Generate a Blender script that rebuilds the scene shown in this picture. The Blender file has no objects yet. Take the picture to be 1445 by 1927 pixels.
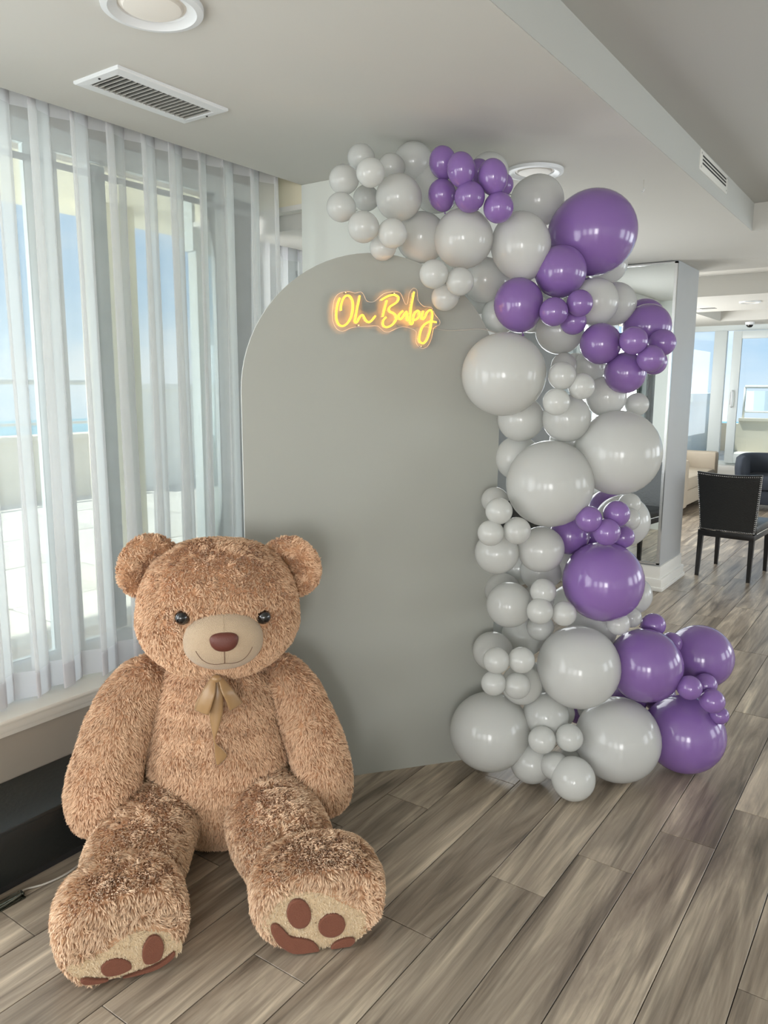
import bpy, bmesh, math, random
import numpy as np
from mathutils import Vector, Matrix

random.seed(7)
rng = np.random.default_rng(7)
scene = bpy.context.scene
COL = scene.collection

# ---------------------------------------------------------------- camera
cam_data = bpy.data.cameras.new('camera')
cam = bpy.data.objects.new('camera', cam_data)
COL.objects.link(cam)
cam_data.sensor_fit = 'VERTICAL'
cam_data.sensor_height = 36.0
cam_data.lens = 1445.48 / 1927.0 * 36.0
cam_data.clip_start = 0.05
cam_data.clip_end = 3000
_r = Vector((0.817621, 0.575736, 0.004878)); _u = Vector((-0.096789, 0.129091, 0.986898)); _f = Vector((-0.567563, 0.807381, -0.161273))
_m = Matrix((_r, _u, -_f)).transposed().to_4x4()
_m.translation = Vector((0, 0, 1.6))
cam.matrix_world = _m
scene.camera = cam

# ---------------------------------------------------------------- exposure
vs = scene.view_settings
vs.view_transform = 'Standard'
vs.look = 'None'
vs.gamma = 1.0
vs.use_curve_mapping = False
vs.exposure = 0.0
scene.cycles.max_bounces = 10
scene.cycles.diffuse_bounces = 5
scene.cycles.glossy_bounces = 4
scene.cycles.transmission_bounces = 8
scene.cycles.transparent_max_bounces = 24
scene.cycles.caustics_reflective = False
scene.cycles.caustics_refractive = False
scene.cycles.sample_clamp_indirect = 4.0
scene.cycles.use_denoising = True


# ---------------------------------------------------------------- world: blue sky with soft clouds
def N(nt, kind, **kw):
    n = nt.nodes.new(kind)
    for k, v in kw.items():
        setattr(n, k, v)
    return n


world = bpy.data.worlds.new('sky'); scene.world = world; world.use_nodes = True
nt = world.node_tree; nt.nodes.clear()
wo = N(nt, 'ShaderNodeOutputWorld'); bg = N(nt, 'ShaderNodeBackground'); tc = N(nt, 'ShaderNodeTexCoord')
sep = N(nt, 'ShaderNodeSeparateXYZ'); ramp = N(nt, 'ShaderNodeValToRGB'); mapn = N(nt, 'ShaderNodeMapping')
nz = N(nt, 'ShaderNodeTexNoise'); cr = N(nt, 'ShaderNodeValToRGB'); mx = N(nt, 'ShaderNodeMix', data_type='RGBA')
L = nt.links.new
L(tc.outputs['Generated'], sep.inputs[0]); L(sep.outputs['Z'], ramp.inputs[0])
e = ramp.color_ramp.elements
e[0].position = 0.0; e[0].color = (0.60, 0.75, 0.88, 1)
e[1].position = 0.5; e[1].color = (0.20, 0.42, 0.75, 1)
e2 = e.new(0.12); e2.color = (0.35, 0.56, 0.80, 1)
L(tc.outputs['Generated'], mapn.inputs[0]); mapn.inputs['Scale'].default_value = (1, 1, 2.6)
L(mapn.outputs[0], nz.inputs['Vector']); nz.inputs['Scale'].default_value = 2.6; nz.inputs['Detail'].default_value = 6; nz.inputs['Roughness'].default_value = 0.55
L(nz.outputs['Fac'], cr.inputs[0])
cr.color_ramp.elements[0].position = 0.42; cr.color_ramp.elements[1].position = 0.66
L(cr.outputs[0], mx.inputs['Factor']); L(ramp.outputs[0], mx.inputs['A']); mx.inputs['B'].default_value = (0.86, 0.88, 0.92, 1)
L(mx.outputs['Result'], bg.inputs[0]); bg.inputs[1].default_value = 1.35
L(bg.outputs[0], wo.inputs[0])


# ---------------------------------------------------------------- sun, lamps for the windows out of frame, and added fill lamps
def sun():
    d = bpy.data.lights.new('sun', 'SUN'); d.energy = 8.0; d.angle = 0.03; d.color = (1, 0.95, 0.86)
    o = bpy.data.objects.new('sun', d); COL.objects.link(o)
    o.rotation_euler = Vector((0.45, 0.16, -1)).to_track_quat('-Z', 'Y').to_euler()


def area(name, loc, direction, sx, sy, power, color=(1, 1, 1)):
    d = bpy.data.lights.new(name, 'AREA'); d.shape = 'RECTANGLE'; d.size = sx; d.size_y = sy; d.energy = power; d.color = color
    o = bpy.data.objects.new(name, d); COL.objects.link(o); o.location = loc
    o.rotation_euler = Vector(direction).to_track_quat('-Z', 'Y').to_euler()
    return o


sun()
area('daylight_left_window', (-2.42, -0.75, 1.25), (1, 0.12, -0.05), 2.6, 1.6, 62, (0.95, 0.98, 1.0))
for x, w in ((-1.3, 26), (0.5, 44), (2.4, 120)):
    area('daylight_rear_window', (x, -3.86, 1.2), (-0.15, 1, 0), 1.1, 1.7, w, (1.0, 0.995, 0.985))
for y in (3.9, 6.2):
    area('daylight_right_window', (4.36, y, 1.45), (-1, -0.15, 0), 1.3, 1.6, 34, (0.97, 0.99, 1.0))
area('fill_balcony', (-4.6, -1.0, 1.6), (1, 1.1, -0.12), 3.6, 1.7, 240, (0.93, 0.96, 1.0))  # added lamp outdoors, out of view, brightens the sheer curtain from behind
area('fill_side_room', (-2.7, 5.1, 1.35), (1, -0.35, 0), 1.6, 1.7, 34, (0.96, 0.99, 1.0))  # added lamp in the side room, lifts the column back and mirror reflection
area('fill_far_left', (-3.9, 9.6, 1.5), (1, 0, 0), 3.0, 1.7, 130, (0.95, 0.98, 1.0))  # added fill hidden behind the pillar, lifts the far floor
area('fill_far_right', (4.36, 10.0, 1.5), (-1, 0, 0), 4.0, 1.7, 130, (0.95, 0.98, 1.0))  # added fill out of view, also for the far floor


# ---------------------------------------------------------------- materials
def srgb(r, g, b):
    f = lambda c: ((c / 255) / 12.92 if c / 255 <= 0.04045 else (((c / 255) + 0.055) / 1.055) ** 2.4)
    return (f(r), f(g), f(b), 1)


def mat(name, color, rough=0.5, metal=0.0, noise=0.0, nscale=8.0, bump=0.0, bscale=60.0, coat=0.0, spec=0.5, sheen=0.0):
    m = bpy.data.materials.new(name); m.use_nodes = True
    nt = m.node_tree; b = nt.nodes['Principled BSDF']; L = nt.links.new
    b.inputs['Base Color'].default_value = color
    b.inputs['Roughness'].default_value = rough; b.inputs['Metallic'].default_value = metal
    b.inputs['Specular IOR Level'].default_value = spec
    b.inputs['Coat Weight'].default_value = coat; b.inputs['Sheen Weight'].default_value = sheen
    tc = N(nt, 'ShaderNodeTexCoord')
    if noise:
        n = N(nt, 'ShaderNodeTexNoise'); n.inputs['Scale'].default_value = nscale; n.inputs['Detail'].default_value = 4
        L(tc.outputs['Object'], n.inputs['Vector'])
        r = N(nt, 'ShaderNodeMapRange'); r.inputs['To Min'].default_value = 1 - noise; r.inputs['To Max'].default_value = 1 + noise
        L(n.outputs['Fac'], r.inputs['Value'])
        h = N(nt, 'ShaderNodeHueSaturation'); h.inputs['Color'].default_value = color; L(r.outputs[0], h.inputs['Value'])
        L(h.outputs[0], b.inputs['Base Color'])
    if bump:
        n = N(nt, 'ShaderNodeTexNoise'); n.inputs['Scale'].default_value = bscale; n.inputs['Detail'].default_value = 3
        L(tc.outputs['Object'], n.inputs['Vector'])
        bp = N(nt, 'ShaderNodeBump'); bp.inputs['Strength'].default_value = bump; bp.inputs['Distance'].default_value = 0.01
        L(n.outputs['Fac'], bp.inputs['Height']); L(bp.outputs[0], b.inputs['Normal'])
    return m


def floor_mat():
    m = bpy.data.materials.new('grey_brown_wood_plank'); m.use_nodes = True
    nt = m.node_tree; b = nt.nodes['Principled BSDF']; L = nt.links.new
    g = N(nt, 'ShaderNodeNewGeometry'); oi = N(nt, 'ShaderNodeObjectInfo')
    off = N(nt, 'ShaderNodeMath', operation='MULTIPLY'); L(oi.outputs['Random'], off.inputs[0]); off.inputs[1].default_value = 37.0
    cmb = N(nt, 'ShaderNodeCombineXYZ'); L(off.outputs[0], cmb.inputs[2]); L(off.outputs[0], cmb.inputs[1])
    add = N(nt, 'ShaderNodeVectorMath', operation='ADD'); L(g.outputs['Position'], add.inputs[0]); L(cmb.outputs[0], add.inputs[1])
    mp = N(nt, 'ShaderNodeMapping'); mp.inputs['Scale'].default_value = (9.0, 0.85, 1.0); L(add.outputs[0], mp.inputs[0])
    n1 = N(nt, 'ShaderNodeTexNoise'); n1.inputs['Scale'].default_value = 1.0; n1.inputs['Detail'].default_value = 6; n1.inputs['Distortion'].default_value = 1.1; n1.inputs['Roughness'].default_value = 0.6
    L(mp.outputs[0], n1.inputs['Vector'])
    mp2 = N(nt, 'ShaderNodeMapping'); mp2.inputs['Scale'].default_value = (150.0, 3.5, 1.0); L(add.outputs[0], mp2.inputs[0])
    n2 = N(nt, 'ShaderNodeTexNoise'); n2.inputs['Scale'].default_value = 1.0; n2.inputs['Detail'].default_value = 4; n2.inputs['Distortion'].default_value = 0.3
    L(mp2.outputs[0], n2.inputs['Vector'])
    mp3 = N(nt, 'ShaderNodeMapping'); mp3.inputs['Scale'].default_value = (24.0, 1.3, 1.0); L(add.outputs[0], mp3.inputs[0])
    n3 = N(nt, 'ShaderNodeTexNoise'); n3.inputs['Scale'].default_value = 1.0; n3.inputs['Detail'].default_value = 5; n3.inputs['Distortion'].default_value = 1.4
    L(mp3.outputs[0], n3.inputs['Vector'])
    r = N(nt, 'ShaderNodeValToRGB'); L(n1.outputs['Fac'], r.inputs[0])
    e = r.color_ramp.elements
    e[0].position = 0.30; e[0].color = srgb(104, 93, 80)
    e[1].position = 0.78; e[1].color = srgb(235, 226, 199)
    for p, c in ((0.42, srgb(146, 132, 116)), (0.52, srgb(163, 149, 132)), (0.60, srgb(187, 172, 152)), (0.68, srgb(212, 196, 173))):
        k = e.new(p); k.color = c
    mr = N(nt, 'ShaderNodeMapRange'); L(n2.outputs['Fac'], mr.inputs['Value']); mr.inputs['From Min'].default_value = .3; mr.inputs['From Max'].default_value = .7; mr.inputs['To Min'].default_value = 0.86; mr.inputs['To Max'].default_value = 1.10
    mr3 = N(nt, 'ShaderNodeMapRange'); L(n3.outputs['Fac'], mr3.inputs['Value']); mr3.inputs['From Min'].default_value = .33; mr3.inputs['From Max'].default_value = .52; mr3.inputs['To Min'].default_value = 0.66; mr3.inputs['To Max'].default_value = 1.04
    pr = N(nt, 'ShaderNodeMapRange'); L(oi.outputs['Random'], pr.inputs['Value']); pr.inputs['To Min'].default_value = 0.9; pr.inputs['To Max'].default_value = 1.1
    m1 = N(nt, 'ShaderNodeMath', operation='MULTIPLY'); L(mr.outputs[0], m1.inputs[0]); L(mr3.outputs[0], m1.inputs[1])
    m2 = N(nt, 'ShaderNodeMath', operation='MULTIPLY'); L(m1.outputs[0], m2.inputs[0]); L(pr.outputs[0], m2.inputs[1])
    h = N(nt, 'ShaderNodeHueSaturation'); L(r.outputs[0], h.inputs['Color']); L(m2.outputs[0], h.inputs['Value']); h.inputs['Saturation'].default_value = 1.0
    L(h.outputs[0], b.inputs['Base Color'])
    b.inputs['Roughness'].default_value = 0.31; b.inputs['Specular IOR Level'].default_value = 0.5
    bp = N(nt, 'ShaderNodeBump'); bp.inputs['Strength'].default_value = 0.25; bp.inputs['Distance'].default_value = 0.004
    L(n2.outputs['Fac'], bp.inputs['Height']); L(bp.outputs[0], b.inputs['Normal'])
    return m


def sheer_mat(name, opacity, color=(0.93, 0.93, 0.93, 1)):
    m = bpy.data.materials.new(name); m.use_nodes = True
    nt = m.node_tree; nt.nodes.clear(); L = nt.links.new
    out = N(nt, 'ShaderNodeOutputMaterial'); t = N(nt, 'ShaderNodeBsdfTransparent'); d = N(nt, 'ShaderNodeBsdfDiffuse'); tr = N(nt, 'ShaderNodeBsdfTranslucent')
    d.inputs[0].default_value = color; tr.inputs[0].default_value = color
    mixa = N(nt, 'ShaderNodeMixShader'); mixa.inputs[0].default_value = 0.6; L(d.outputs[0], mixa.inputs[1]); L(tr.outputs[0], mixa.inputs[2])
    lw = N(nt, 'ShaderNodeLayerWeight'); lw.inputs[0].default_value = 0.5
    mr = N(nt, 'ShaderNodeMapRange'); L(lw.outputs['Facing'], mr.inputs['Value']); mr.inputs['To Min'].default_value = opacity; mr.inputs['To Max'].default_value = min(1, opacity + 0.45)
    # weave: fine thread pattern varies the openness a little
    tc = N(nt, 'ShaderNodeTexCoord'); n = N(nt, 'ShaderNodeTexNoise'); n.inputs['Scale'].default_value = 7
    L(tc.outputs['Object'], n.inputs['Vector'])
    mm = N(nt, 'ShaderNodeMapRange'); L(n.outputs['Fac'], mm.inputs['Value']); mm.inputs['To Min'].default_value = -0.06; mm.inputs['To Max'].default_value = 0.06
    ad = N(nt, 'ShaderNodeMath', operation='ADD', use_clamp=True); L(mr.outputs[0], ad.inputs[0]); L(mm.outputs[0], ad.inputs[1])
    mix = N(nt, 'ShaderNodeMixShader'); L(ad.outputs[0], mix.inputs[0]); L(t.outputs[0], mix.inputs[1]); L(mixa.outputs[0], mix.inputs[2])
    L(mix.outputs[0], out.inputs[0])
    return m


def glass_mat(name, tint=(0.93, 0.98, 0.97, 1), gloss=0.08):
    m = bpy.data.materials.new(name); m.use_nodes = True
    nt = m.node_tree; nt.nodes.clear(); L = nt.links.new
    out = N(nt, 'ShaderNodeOutputMaterial'); t = N(nt, 'ShaderNodeBsdfTransparent'); g = N(nt, 'ShaderNodeBsdfGlossy')
    t.inputs[0].default_value = tint; g.inputs['Roughness'].default_value = 0.02
    fr = N(nt, 'ShaderNodeFresnel'); fr.inputs[0].default_value = 1.45
    mix = N(nt, 'ShaderNodeMixShader'); L(fr.outputs[0], mix.inputs[0]); L(t.outputs[0], mix.inputs[1]); L(g.outputs[0], mix.inputs[2])
    L(mix.outputs[0], out.inputs[0])
    return m


def balloon_mat(name, color, trans, rough=0.22):
    m = bpy.data.materials.new(name); m.use_nodes = True
    nt = m.node_tree; b = nt.nodes['Principled BSDF']; L = nt.links.new
    out = nt.nodes['Material Output']
    b.inputs['Base Color'].default_value = color; b.inputs['Roughness'].default_value = rough
    b.inputs['Coat Weight'].default_value = 0.25; b.inputs['Coat Roughness'].default_value = 0.1
    tr = N(nt, 'ShaderNodeBsdfTranslucent'); tr.inputs[0].default_value = color
    mix = N(nt, 'ShaderNodeMixShader'); mix.inputs[0].default_value = trans
    L(b.outputs[0], mix.inputs[1]); L(tr.outputs[0], mix.inputs[2]); L(mix.outputs[0], out.inputs[0])
    oi = N(nt, 'ShaderNodeObjectInfo'); mr = N(nt, 'ShaderNodeMapRange'); L(oi.outputs['Random'], mr.inputs['Value'])
    mr.inputs['To Min'].default_value = 0.94; mr.inputs['To Max'].default_value = 1.06
    h = N(nt, 'ShaderNodeHueSaturation'); h.inputs['Color'].default_value = color; L(mr.outputs[0], h.inputs['Value'])
    L(h.outputs[0], b.inputs['Base Color'])
    return m


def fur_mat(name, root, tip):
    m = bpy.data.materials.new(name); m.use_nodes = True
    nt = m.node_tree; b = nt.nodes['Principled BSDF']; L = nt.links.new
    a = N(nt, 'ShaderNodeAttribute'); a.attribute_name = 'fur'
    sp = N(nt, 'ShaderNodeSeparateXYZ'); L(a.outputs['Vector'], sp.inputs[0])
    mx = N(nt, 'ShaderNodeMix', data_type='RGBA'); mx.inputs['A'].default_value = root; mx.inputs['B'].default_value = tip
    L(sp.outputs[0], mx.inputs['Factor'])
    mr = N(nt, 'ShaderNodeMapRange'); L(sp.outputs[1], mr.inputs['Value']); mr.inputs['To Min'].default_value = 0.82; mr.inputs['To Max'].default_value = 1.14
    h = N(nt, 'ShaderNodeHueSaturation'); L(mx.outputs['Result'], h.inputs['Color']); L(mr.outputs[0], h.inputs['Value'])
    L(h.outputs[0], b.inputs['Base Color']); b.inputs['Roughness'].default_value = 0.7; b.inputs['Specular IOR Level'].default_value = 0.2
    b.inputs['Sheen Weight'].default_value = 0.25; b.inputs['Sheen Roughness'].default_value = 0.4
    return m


def emit_mat(name, color, strength):
    m = bpy.data.materials.new(name); m.use_nodes = True
    nt = m.node_tree; nt.nodes.clear()
    out = N(nt, 'ShaderNodeOutputMaterial'); e = N(nt, 'ShaderNodeEmission'); e.inputs[0].default_value = color; e.inputs[1].default_value = strength
    nt.links.new(e.outputs[0], out.inputs[0])
    return m


M = dict(
    tray=mat('tray_grey', srgb(188, 188, 184), 0.85, noise=0.02, nscale=1.5),  # tray and step face: grey slightly darker than the low ceiling
    ceil=mat('ceiling_paint', srgb(206, 204, 198), 0.85, noise=0.02, nscale=1.5),
    wall=mat('wall_paint', srgb(234, 236, 230), 0.7, noise=0.015),
    cream=mat('cream_paint', srgb(240, 232, 206), 0.75, noise=0.02),
    trim=mat('white_trim_paint', srgb(228, 226, 220), 0.35),
    sill=mat('sill_paint', srgb(238, 233, 223), 0.3),
    panelwood=mat('taupe_panel', srgb(168, 158, 145), 0.5, noise=0.03),
    pillar=mat('pillar_paint', srgb(176, 178, 180), 0.45, noise=0.02),
    frame=mat('window_frame', srgb(205, 212, 212), 0.4),
    dframe=mat('window_gasket', srgb(120, 124, 126), 0.5),
    glass=glass_mat('window_glass'), glass_tint=glass_mat('grey_tint_glass', (0.86, 0.91, 0.93, 1)), glass_green=glass_mat('tinted_glass', (0.62, 0.93, 0.92, 1)),
    mirror=mat('mirror_silver', (0.86, 0.9, 0.9, 1), 0.01, 1.0), silver=mat('silver_frame', (0.75, 0.75, 0.75, 1), 0.25, 1.0),
    floor=floor_mat(), slab=mat('subfloor', srgb(60, 52, 44), 0.8),
    sheer=sheer_mat('sheer_voile', 0.46, (0.97, 0.97, 0.97, 1)), hem=sheer_mat('sheer_hem', 0.78, (0.86, 0.85, 0.87, 1)),
    black=mat('black_laminate', srgb(38, 42, 42), 0.42, noise=0.15, nscale=5, bump=0.1),
    white=mat('white_enamel', srgb(226, 228, 230), 0.3), dark=mat('dark_void', srgb(40, 40, 40), 0.8),
    slat=mat('vent_slat', srgb(176, 174, 168), 0.45), diffuser=mat('light_diffuser', srgb(235, 230, 222), 0.5),
    board=mat('backdrop_paint', srgb(166, 167, 160), 0.75, noise=0.012, nscale=3), boardedge=mat('backdrop_edge', srgb(232, 232, 228), 0.6),
    bw=balloon_mat('white_latex', (0.75, 0.755, 0.735, 1), 0.40, 0.17), bp=balloon_mat('purple_latex', srgb(136, 104, 168), 0.06, 0.17),
    neon=emit_mat('neon_tube', (1.0, 0.66, 0.09, 1), 1.9), led=emit_mat('led_strip', (1.0, 0.38, 0.06, 1), 45.0),
    wire=mat('clear_wire', srgb(196, 190, 180), 0.35),
    fur=fur_mat('tan_plush', srgb(190, 145, 110), srgb(240, 204, 170)), furp=fur_mat('light_plush', srgb(196, 154, 120), srgb(246, 216, 184)),
    cream_plush=fur_mat('cream_short_plush', srgb(214, 190, 156), srgb(236, 216, 186)),
    muzzle=mat('muzzle_velour', srgb(188, 164, 136), 0.8, noise=0.05, nscale=40, bump=0.5, bscale=350, sheen=0.3),
    brown=mat('brown_suede', srgb(120, 70, 50), 0.75, noise=0.08, nscale=30, bump=0.3, bscale=300, sheen=0.15),
    nose=mat('nose_satin', srgb(98, 50, 40), 0.45, bump=0.2, bscale=300), thread=mat('brown_thread', srgb(95, 62, 45), 0.7),
    eye=mat('black_eye', srgb(10, 10, 12), 0.06, coat=1.0), satin=mat('gold_satin', srgb(158, 124, 84), 0.33, noise=0.06, nscale=25, sheen=0.2),
    leather=mat('black_leather', srgb(30, 31, 31), 0.32, noise=0.1, bump=0.25, bscale=90), nail=mat('nickel_nail', (0.8, 0.79, 0.76, 1), 0.2, 1.0),
    blackwood=mat('black_wood', srgb(22, 20, 20), 0.35), beige=mat('beige_upholstery', srgb(190, 178, 160), 0.85, bump=0.2, bscale=200),
    navy=mat('charcoal_upholstery', srgb(48, 54, 64), 0.8, bump=0.2, bscale=200), redwood=mat('red_brown_wood', srgb(92, 40, 30), 0.4),
    paving=mat('pale_paving', srgb(186, 184, 178), 0.85, noise=0.08, nscale=2), concrete=mat('pale_concrete', srgb(214, 206, 188), 0.85, noise=0.06, nscale=2),
    extwhite=mat('exterior_white', srgb(226, 228, 228), 0.8), rail=mat('railing_metal', srgb(214, 214, 208), 0.4),
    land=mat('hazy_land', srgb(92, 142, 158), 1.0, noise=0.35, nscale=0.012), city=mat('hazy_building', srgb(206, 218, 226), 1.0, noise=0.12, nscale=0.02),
    sea=mat('sea_water', srgb(90, 150, 190), 0.5, noise=0.1, nscale=0.01),
)


# ---------------------------------------------------------------- building helpers
def link(name, verts, faces, m, parent=None, smooth=False, loc=None):
    me = bpy.data.meshes.new(name); me.from_pydata([tuple(v) for v in verts], [], [tuple(f) for f in faces]); me.update()
    if m: me.materials.append(m)
    if smooth:
        me.polygons.foreach_set('use_smooth', [True] * len(me.polygons))
    o = bpy.data.objects.new(name, me); COL.objects.link(o)
    if parent: o.parent = parent
    if loc: o.location = loc
    return o


def bm_link(name, bm, m, parent=None, smooth=False, loc=None):
    me = bpy.data.meshes.new(name); bmesh.ops.recalc_face_normals(bm, faces=bm.faces); bm.to_mesh(me); bm.free()
    if m: me.materials.append(m)
    if smooth:
        me.polygons.foreach_set('use_smooth', [True] * len(me.polygons))
        try: me.set_sharp_from_angle(angle=math.radians(40))
        except Exception: pass
    o = bpy.data.objects.new(name, me); COL.objects.link(o)
    if parent: o.parent = parent
    if loc: o.location = loc
    return o


def bx(bm, x0, x1, y0, y1, z0, z1, bev=0.0, mtx=None):
    r = bmesh.ops.create_cube(bm, size=1.0)
    vs_ = r['verts']
    for v in vs_:
        v.co = Vector(((x0 + x1) / 2 + v.co.x * (x1 - x0), (y0 + y1) / 2 + v.co.y * (y1 - y0), (z0 + z1) / 2 + v.co.z * (z1 - z0)))
    if bev:
        es = {e for v in vs_ for e in v.link_edges}
        g = bmesh.ops.bevel(bm, geom=list(es), offset=bev, segments=2, affect='EDGES', profile=0.5)
        vs_ = list({v for f in g['faces'] for v in f.verts} | {v for v in vs_ if v.is_valid})
    if mtx is not None:
        bmesh.ops.transform(bm, matrix=mtx, verts=[v for v in vs_ if v.is_valid])
    return vs_


def box(name, x0, x1, y0, y1, z0, z1, m, parent=None, bev=0.0):
    bm = bmesh.new(); bx(bm, x0, x1, y0, y1, z0, z1, bev)
    return bm_link(name, bm, m, parent, smooth=bev > 0)


def boxes(name, lst, m, parent=None, bev=0.0):
    bm = bmesh.new()
    for b in lst: bx(bm, *b, bev)
    return bm_link(name, bm, m, parent, smooth=bev > 0)


def tube(name, pts, rad, m, parent=None, seg=8, cyclic=False, cap=True):
    pts = [Vector(p) for p in pts]; n = len(pts)
    rads = rad if isinstance(rad, (list, tuple)) else [rad] * n
    V, F = [], []
    prev = None
    for i, p in enumerate(pts):
        a = pts[(i - 1) % n] if (cyclic or i > 0) else p; b = pts[(i + 1) % n] if (cyclic or i < n - 1) else p
        t = (b - a).normalized()
        if prev is None:
            s = t.orthogonal().normalized()
        else:
            s = (prev - t * prev.dot(t)).normalized()
        prev = s; w = t.cross(s)
        for k in range(seg):
            q = 2 * math.pi * k / seg
            V.append(p + (s * math.cos(q) + w * math.sin(q)) * rads[i])
    for i in range(n if cyclic else n - 1):
        j = (i + 1) % n
        for k in range(seg):
            l = (k + 1) % seg
            F.append((i * seg + k, i * seg + l, j * seg + l, j * seg + k))
    if cap and not cyclic:
        F.append(tuple(range(seg))[::-1]); F.append(tuple((n - 1) * seg + k for k in range(seg)))
    return link(name, V, F, m, parent, smooth=True)


def smooth_curve(pts, sub=5, cyclic=False):
    P = [Vector(p) for p in pts]; n = len(P); out = []
    for i in range(n if cyclic else n - 1):
        if cyclic: a, b, c, d = P[(i - 1) % n], P[i], P[(i + 1) % n], P[(i + 2) % n]
        else: a, b, c, d = P[max(i - 1, 0)], P[i], P[i + 1], P[min(i + 2, n - 1)]
        for k in range(sub):
            t = k / sub
            out.append(0.5 * ((2 * b) + (c - a) * t + (2 * a - 5 * b + 4 * c - d) * t * t + (-a + 3 * b - 3 * c + d) * t ** 3))
    if not cyclic: out.append(P[-1])
    return out


def lathe(name, prof, m, parent=None, seg=32, loc=None, axis='Z'):
    V, F = [], []
    for r, z in prof:
        for k in range(seg):
            q = 2 * math.pi * k / seg
            V.append((r * math.cos(q), r * math.sin(q), z) if axis == 'Z' else (r * math.cos(q), z, r * math.sin(q)))
    for i in range(len(prof) - 1):
        for k in range(seg):
            l = (k + 1) % seg
            F.append((i * seg + k, i * seg + l, (i + 1) * seg + l, (i + 1) * seg + k))
    bm = bmesh.new(); vs_ = [bm.verts.new(v) for v in V]
    for f in F:
        try: bm.faces.new([vs_[i] for i in f])
        except ValueError: pass
    bmesh.ops.remove_doubles(bm, verts=bm.verts, dist=1e-6)
    return bm_link(name, bm, m, parent, smooth=True, loc=loc)


def empty(name, loc=(0, 0, 0), rz=0.0):
    o = bpy.data.objects.new(name, None); COL.objects.link(o); o.location = loc; o.rotation_euler = (0, 0, rz); o.empty_display_size = 0.1
    return o


def tag(o, label=None, cat=None, group=None, kind=None):
    if label: o['label'] = label
    if cat: o['category'] = cat
    if group: o['group'] = group
    if kind: o['kind'] = kind
    return o


def copy_tree(o, parent=None):
    c = o.copy(); COL.objects.link(c)
    if parent: c.parent = parent
    for ch in list(o.children): copy_tree(ch, c)
    return c

# ================================================================= THE SETTING
CZ = 2.54          # low ceiling
LX = -2.535        # inner line of the left wall / curtain pocket
GX = -2.864        # window glass, left
TX, TY, TZ = -0.984, 5.26, 2.70   # raised tray ceiling: edge x, end y, height
FY = 12.8          # far window wall

# floor: slab and planks
flo = tag(box('floor', -4.2, 4.5, -4.0, FY + 0.1, -0.12, -0.009, M['slab']), kind='structure')
PW, PL = 0.192, 1.3
ends = {-1: 2.70, -2: 2.388, -3: 2.107, -4: 1.74, -5: 1.393, -6: 2.33, -7: 2.045, -8: 1.62, -9: 1.072, -10: 1.85, 0: 1.72, 1: 2.06, 2: 2.4}
bm = bmesh.new(); bx(bm, -PW / 2 + 0.0015, PW / 2 - 0.0015, -PL / 2 + 0.0015, PL / 2 - 0.0015, -0.009, 0.0)
top = [e for e in bm.edges if all(v.co.z > -0.001 for v in e.verts)]
bmesh.ops.bevel(bm, geom=top, offset=0.0007, segments=1, affect='EDGES')
plank0 = bm_link('plank', bm, M['floor'], flo)
first = True; rest = []
for k in range(-20, 26):
    xa = -0.465 + PW * k; xc = xa + PW / 2
    if xc < -4.1 or xc > 4.4: continue
    e0 = ends.get(k, 1.0 + (k * 0.347) % 1.3)
    y = e0 - math.ceil((e0 + 3.9) / PL) * PL
    while y < FY:
        yc = y + PL / 2
        dist = math.hypot(xc, yc)
        # seen from where the photograph was taken: left part of the room and the strip that recedes
        seen = (yc > 0.2 and -2.7 < xc < 0.75 and (xc < -0.85 + 0.20 * yc + 0.6) and (xc > -1.75 * yc - 1.1))
        if seen and -3.9 < yc:
            if first: p = plank0; first = False
            else: p = plank0.copy(); COL.objects.link(p)
            p.location = (xc, yc, 0); p.parent = flo
        elif y > -4.6:
            rest.append((xc - PW / 2 + .0015, xc + PW / 2 - .0015, max(y, -4) + .0015, min(y + PL, FY) - .0015, -0.009, 0.0))
        y += PL
tag(boxes('planks', rest, M['floor'], flo), kind='stuff')

# ceiling
cb = [
    (LX, TX, -4, 6.85, CZ, CZ + 0.3),            # low ceiling beside the windows
    (TX, 4.5, TY, 6.85, CZ, CZ + 0.3),            # low ceiling beyond the tray
    (-4.2, LX, 6.3, 6.85, CZ, CZ + 0.3),
    (-4.2, 4.5, 6.85, 8.68, 2.745, 3.0),          # raised bay
    (-4.2, 4.5, 8.68, 10.40, CZ, CZ + 0.3),       # beam band with the downlight
    (-4.2, -2.556, 10.40, 11.94, CZ, CZ + 0.3),
    (-2.556, 4.5, 10.40, 11.94, 2.692, 3.0),      # recess
    (-4.2, 4.5, 11.94, FY + 0.1, CZ, CZ + 0.3),
    (-3.15, LX, -4, 2.91, 2.62, 2.9),             # curtain pocket
]
tag(boxes('ceiling', cb, M['ceil']), kind='structure')
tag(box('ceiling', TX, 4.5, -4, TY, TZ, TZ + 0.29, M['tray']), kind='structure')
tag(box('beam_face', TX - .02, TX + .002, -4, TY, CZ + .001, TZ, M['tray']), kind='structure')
# side room ceiling seen past the end of the curtain
tag(box('ceiling', -3.0, LX, 2.98, 6.3, 2.36, CZ + 0.28, M['ceil']), kind='structure')

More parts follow.
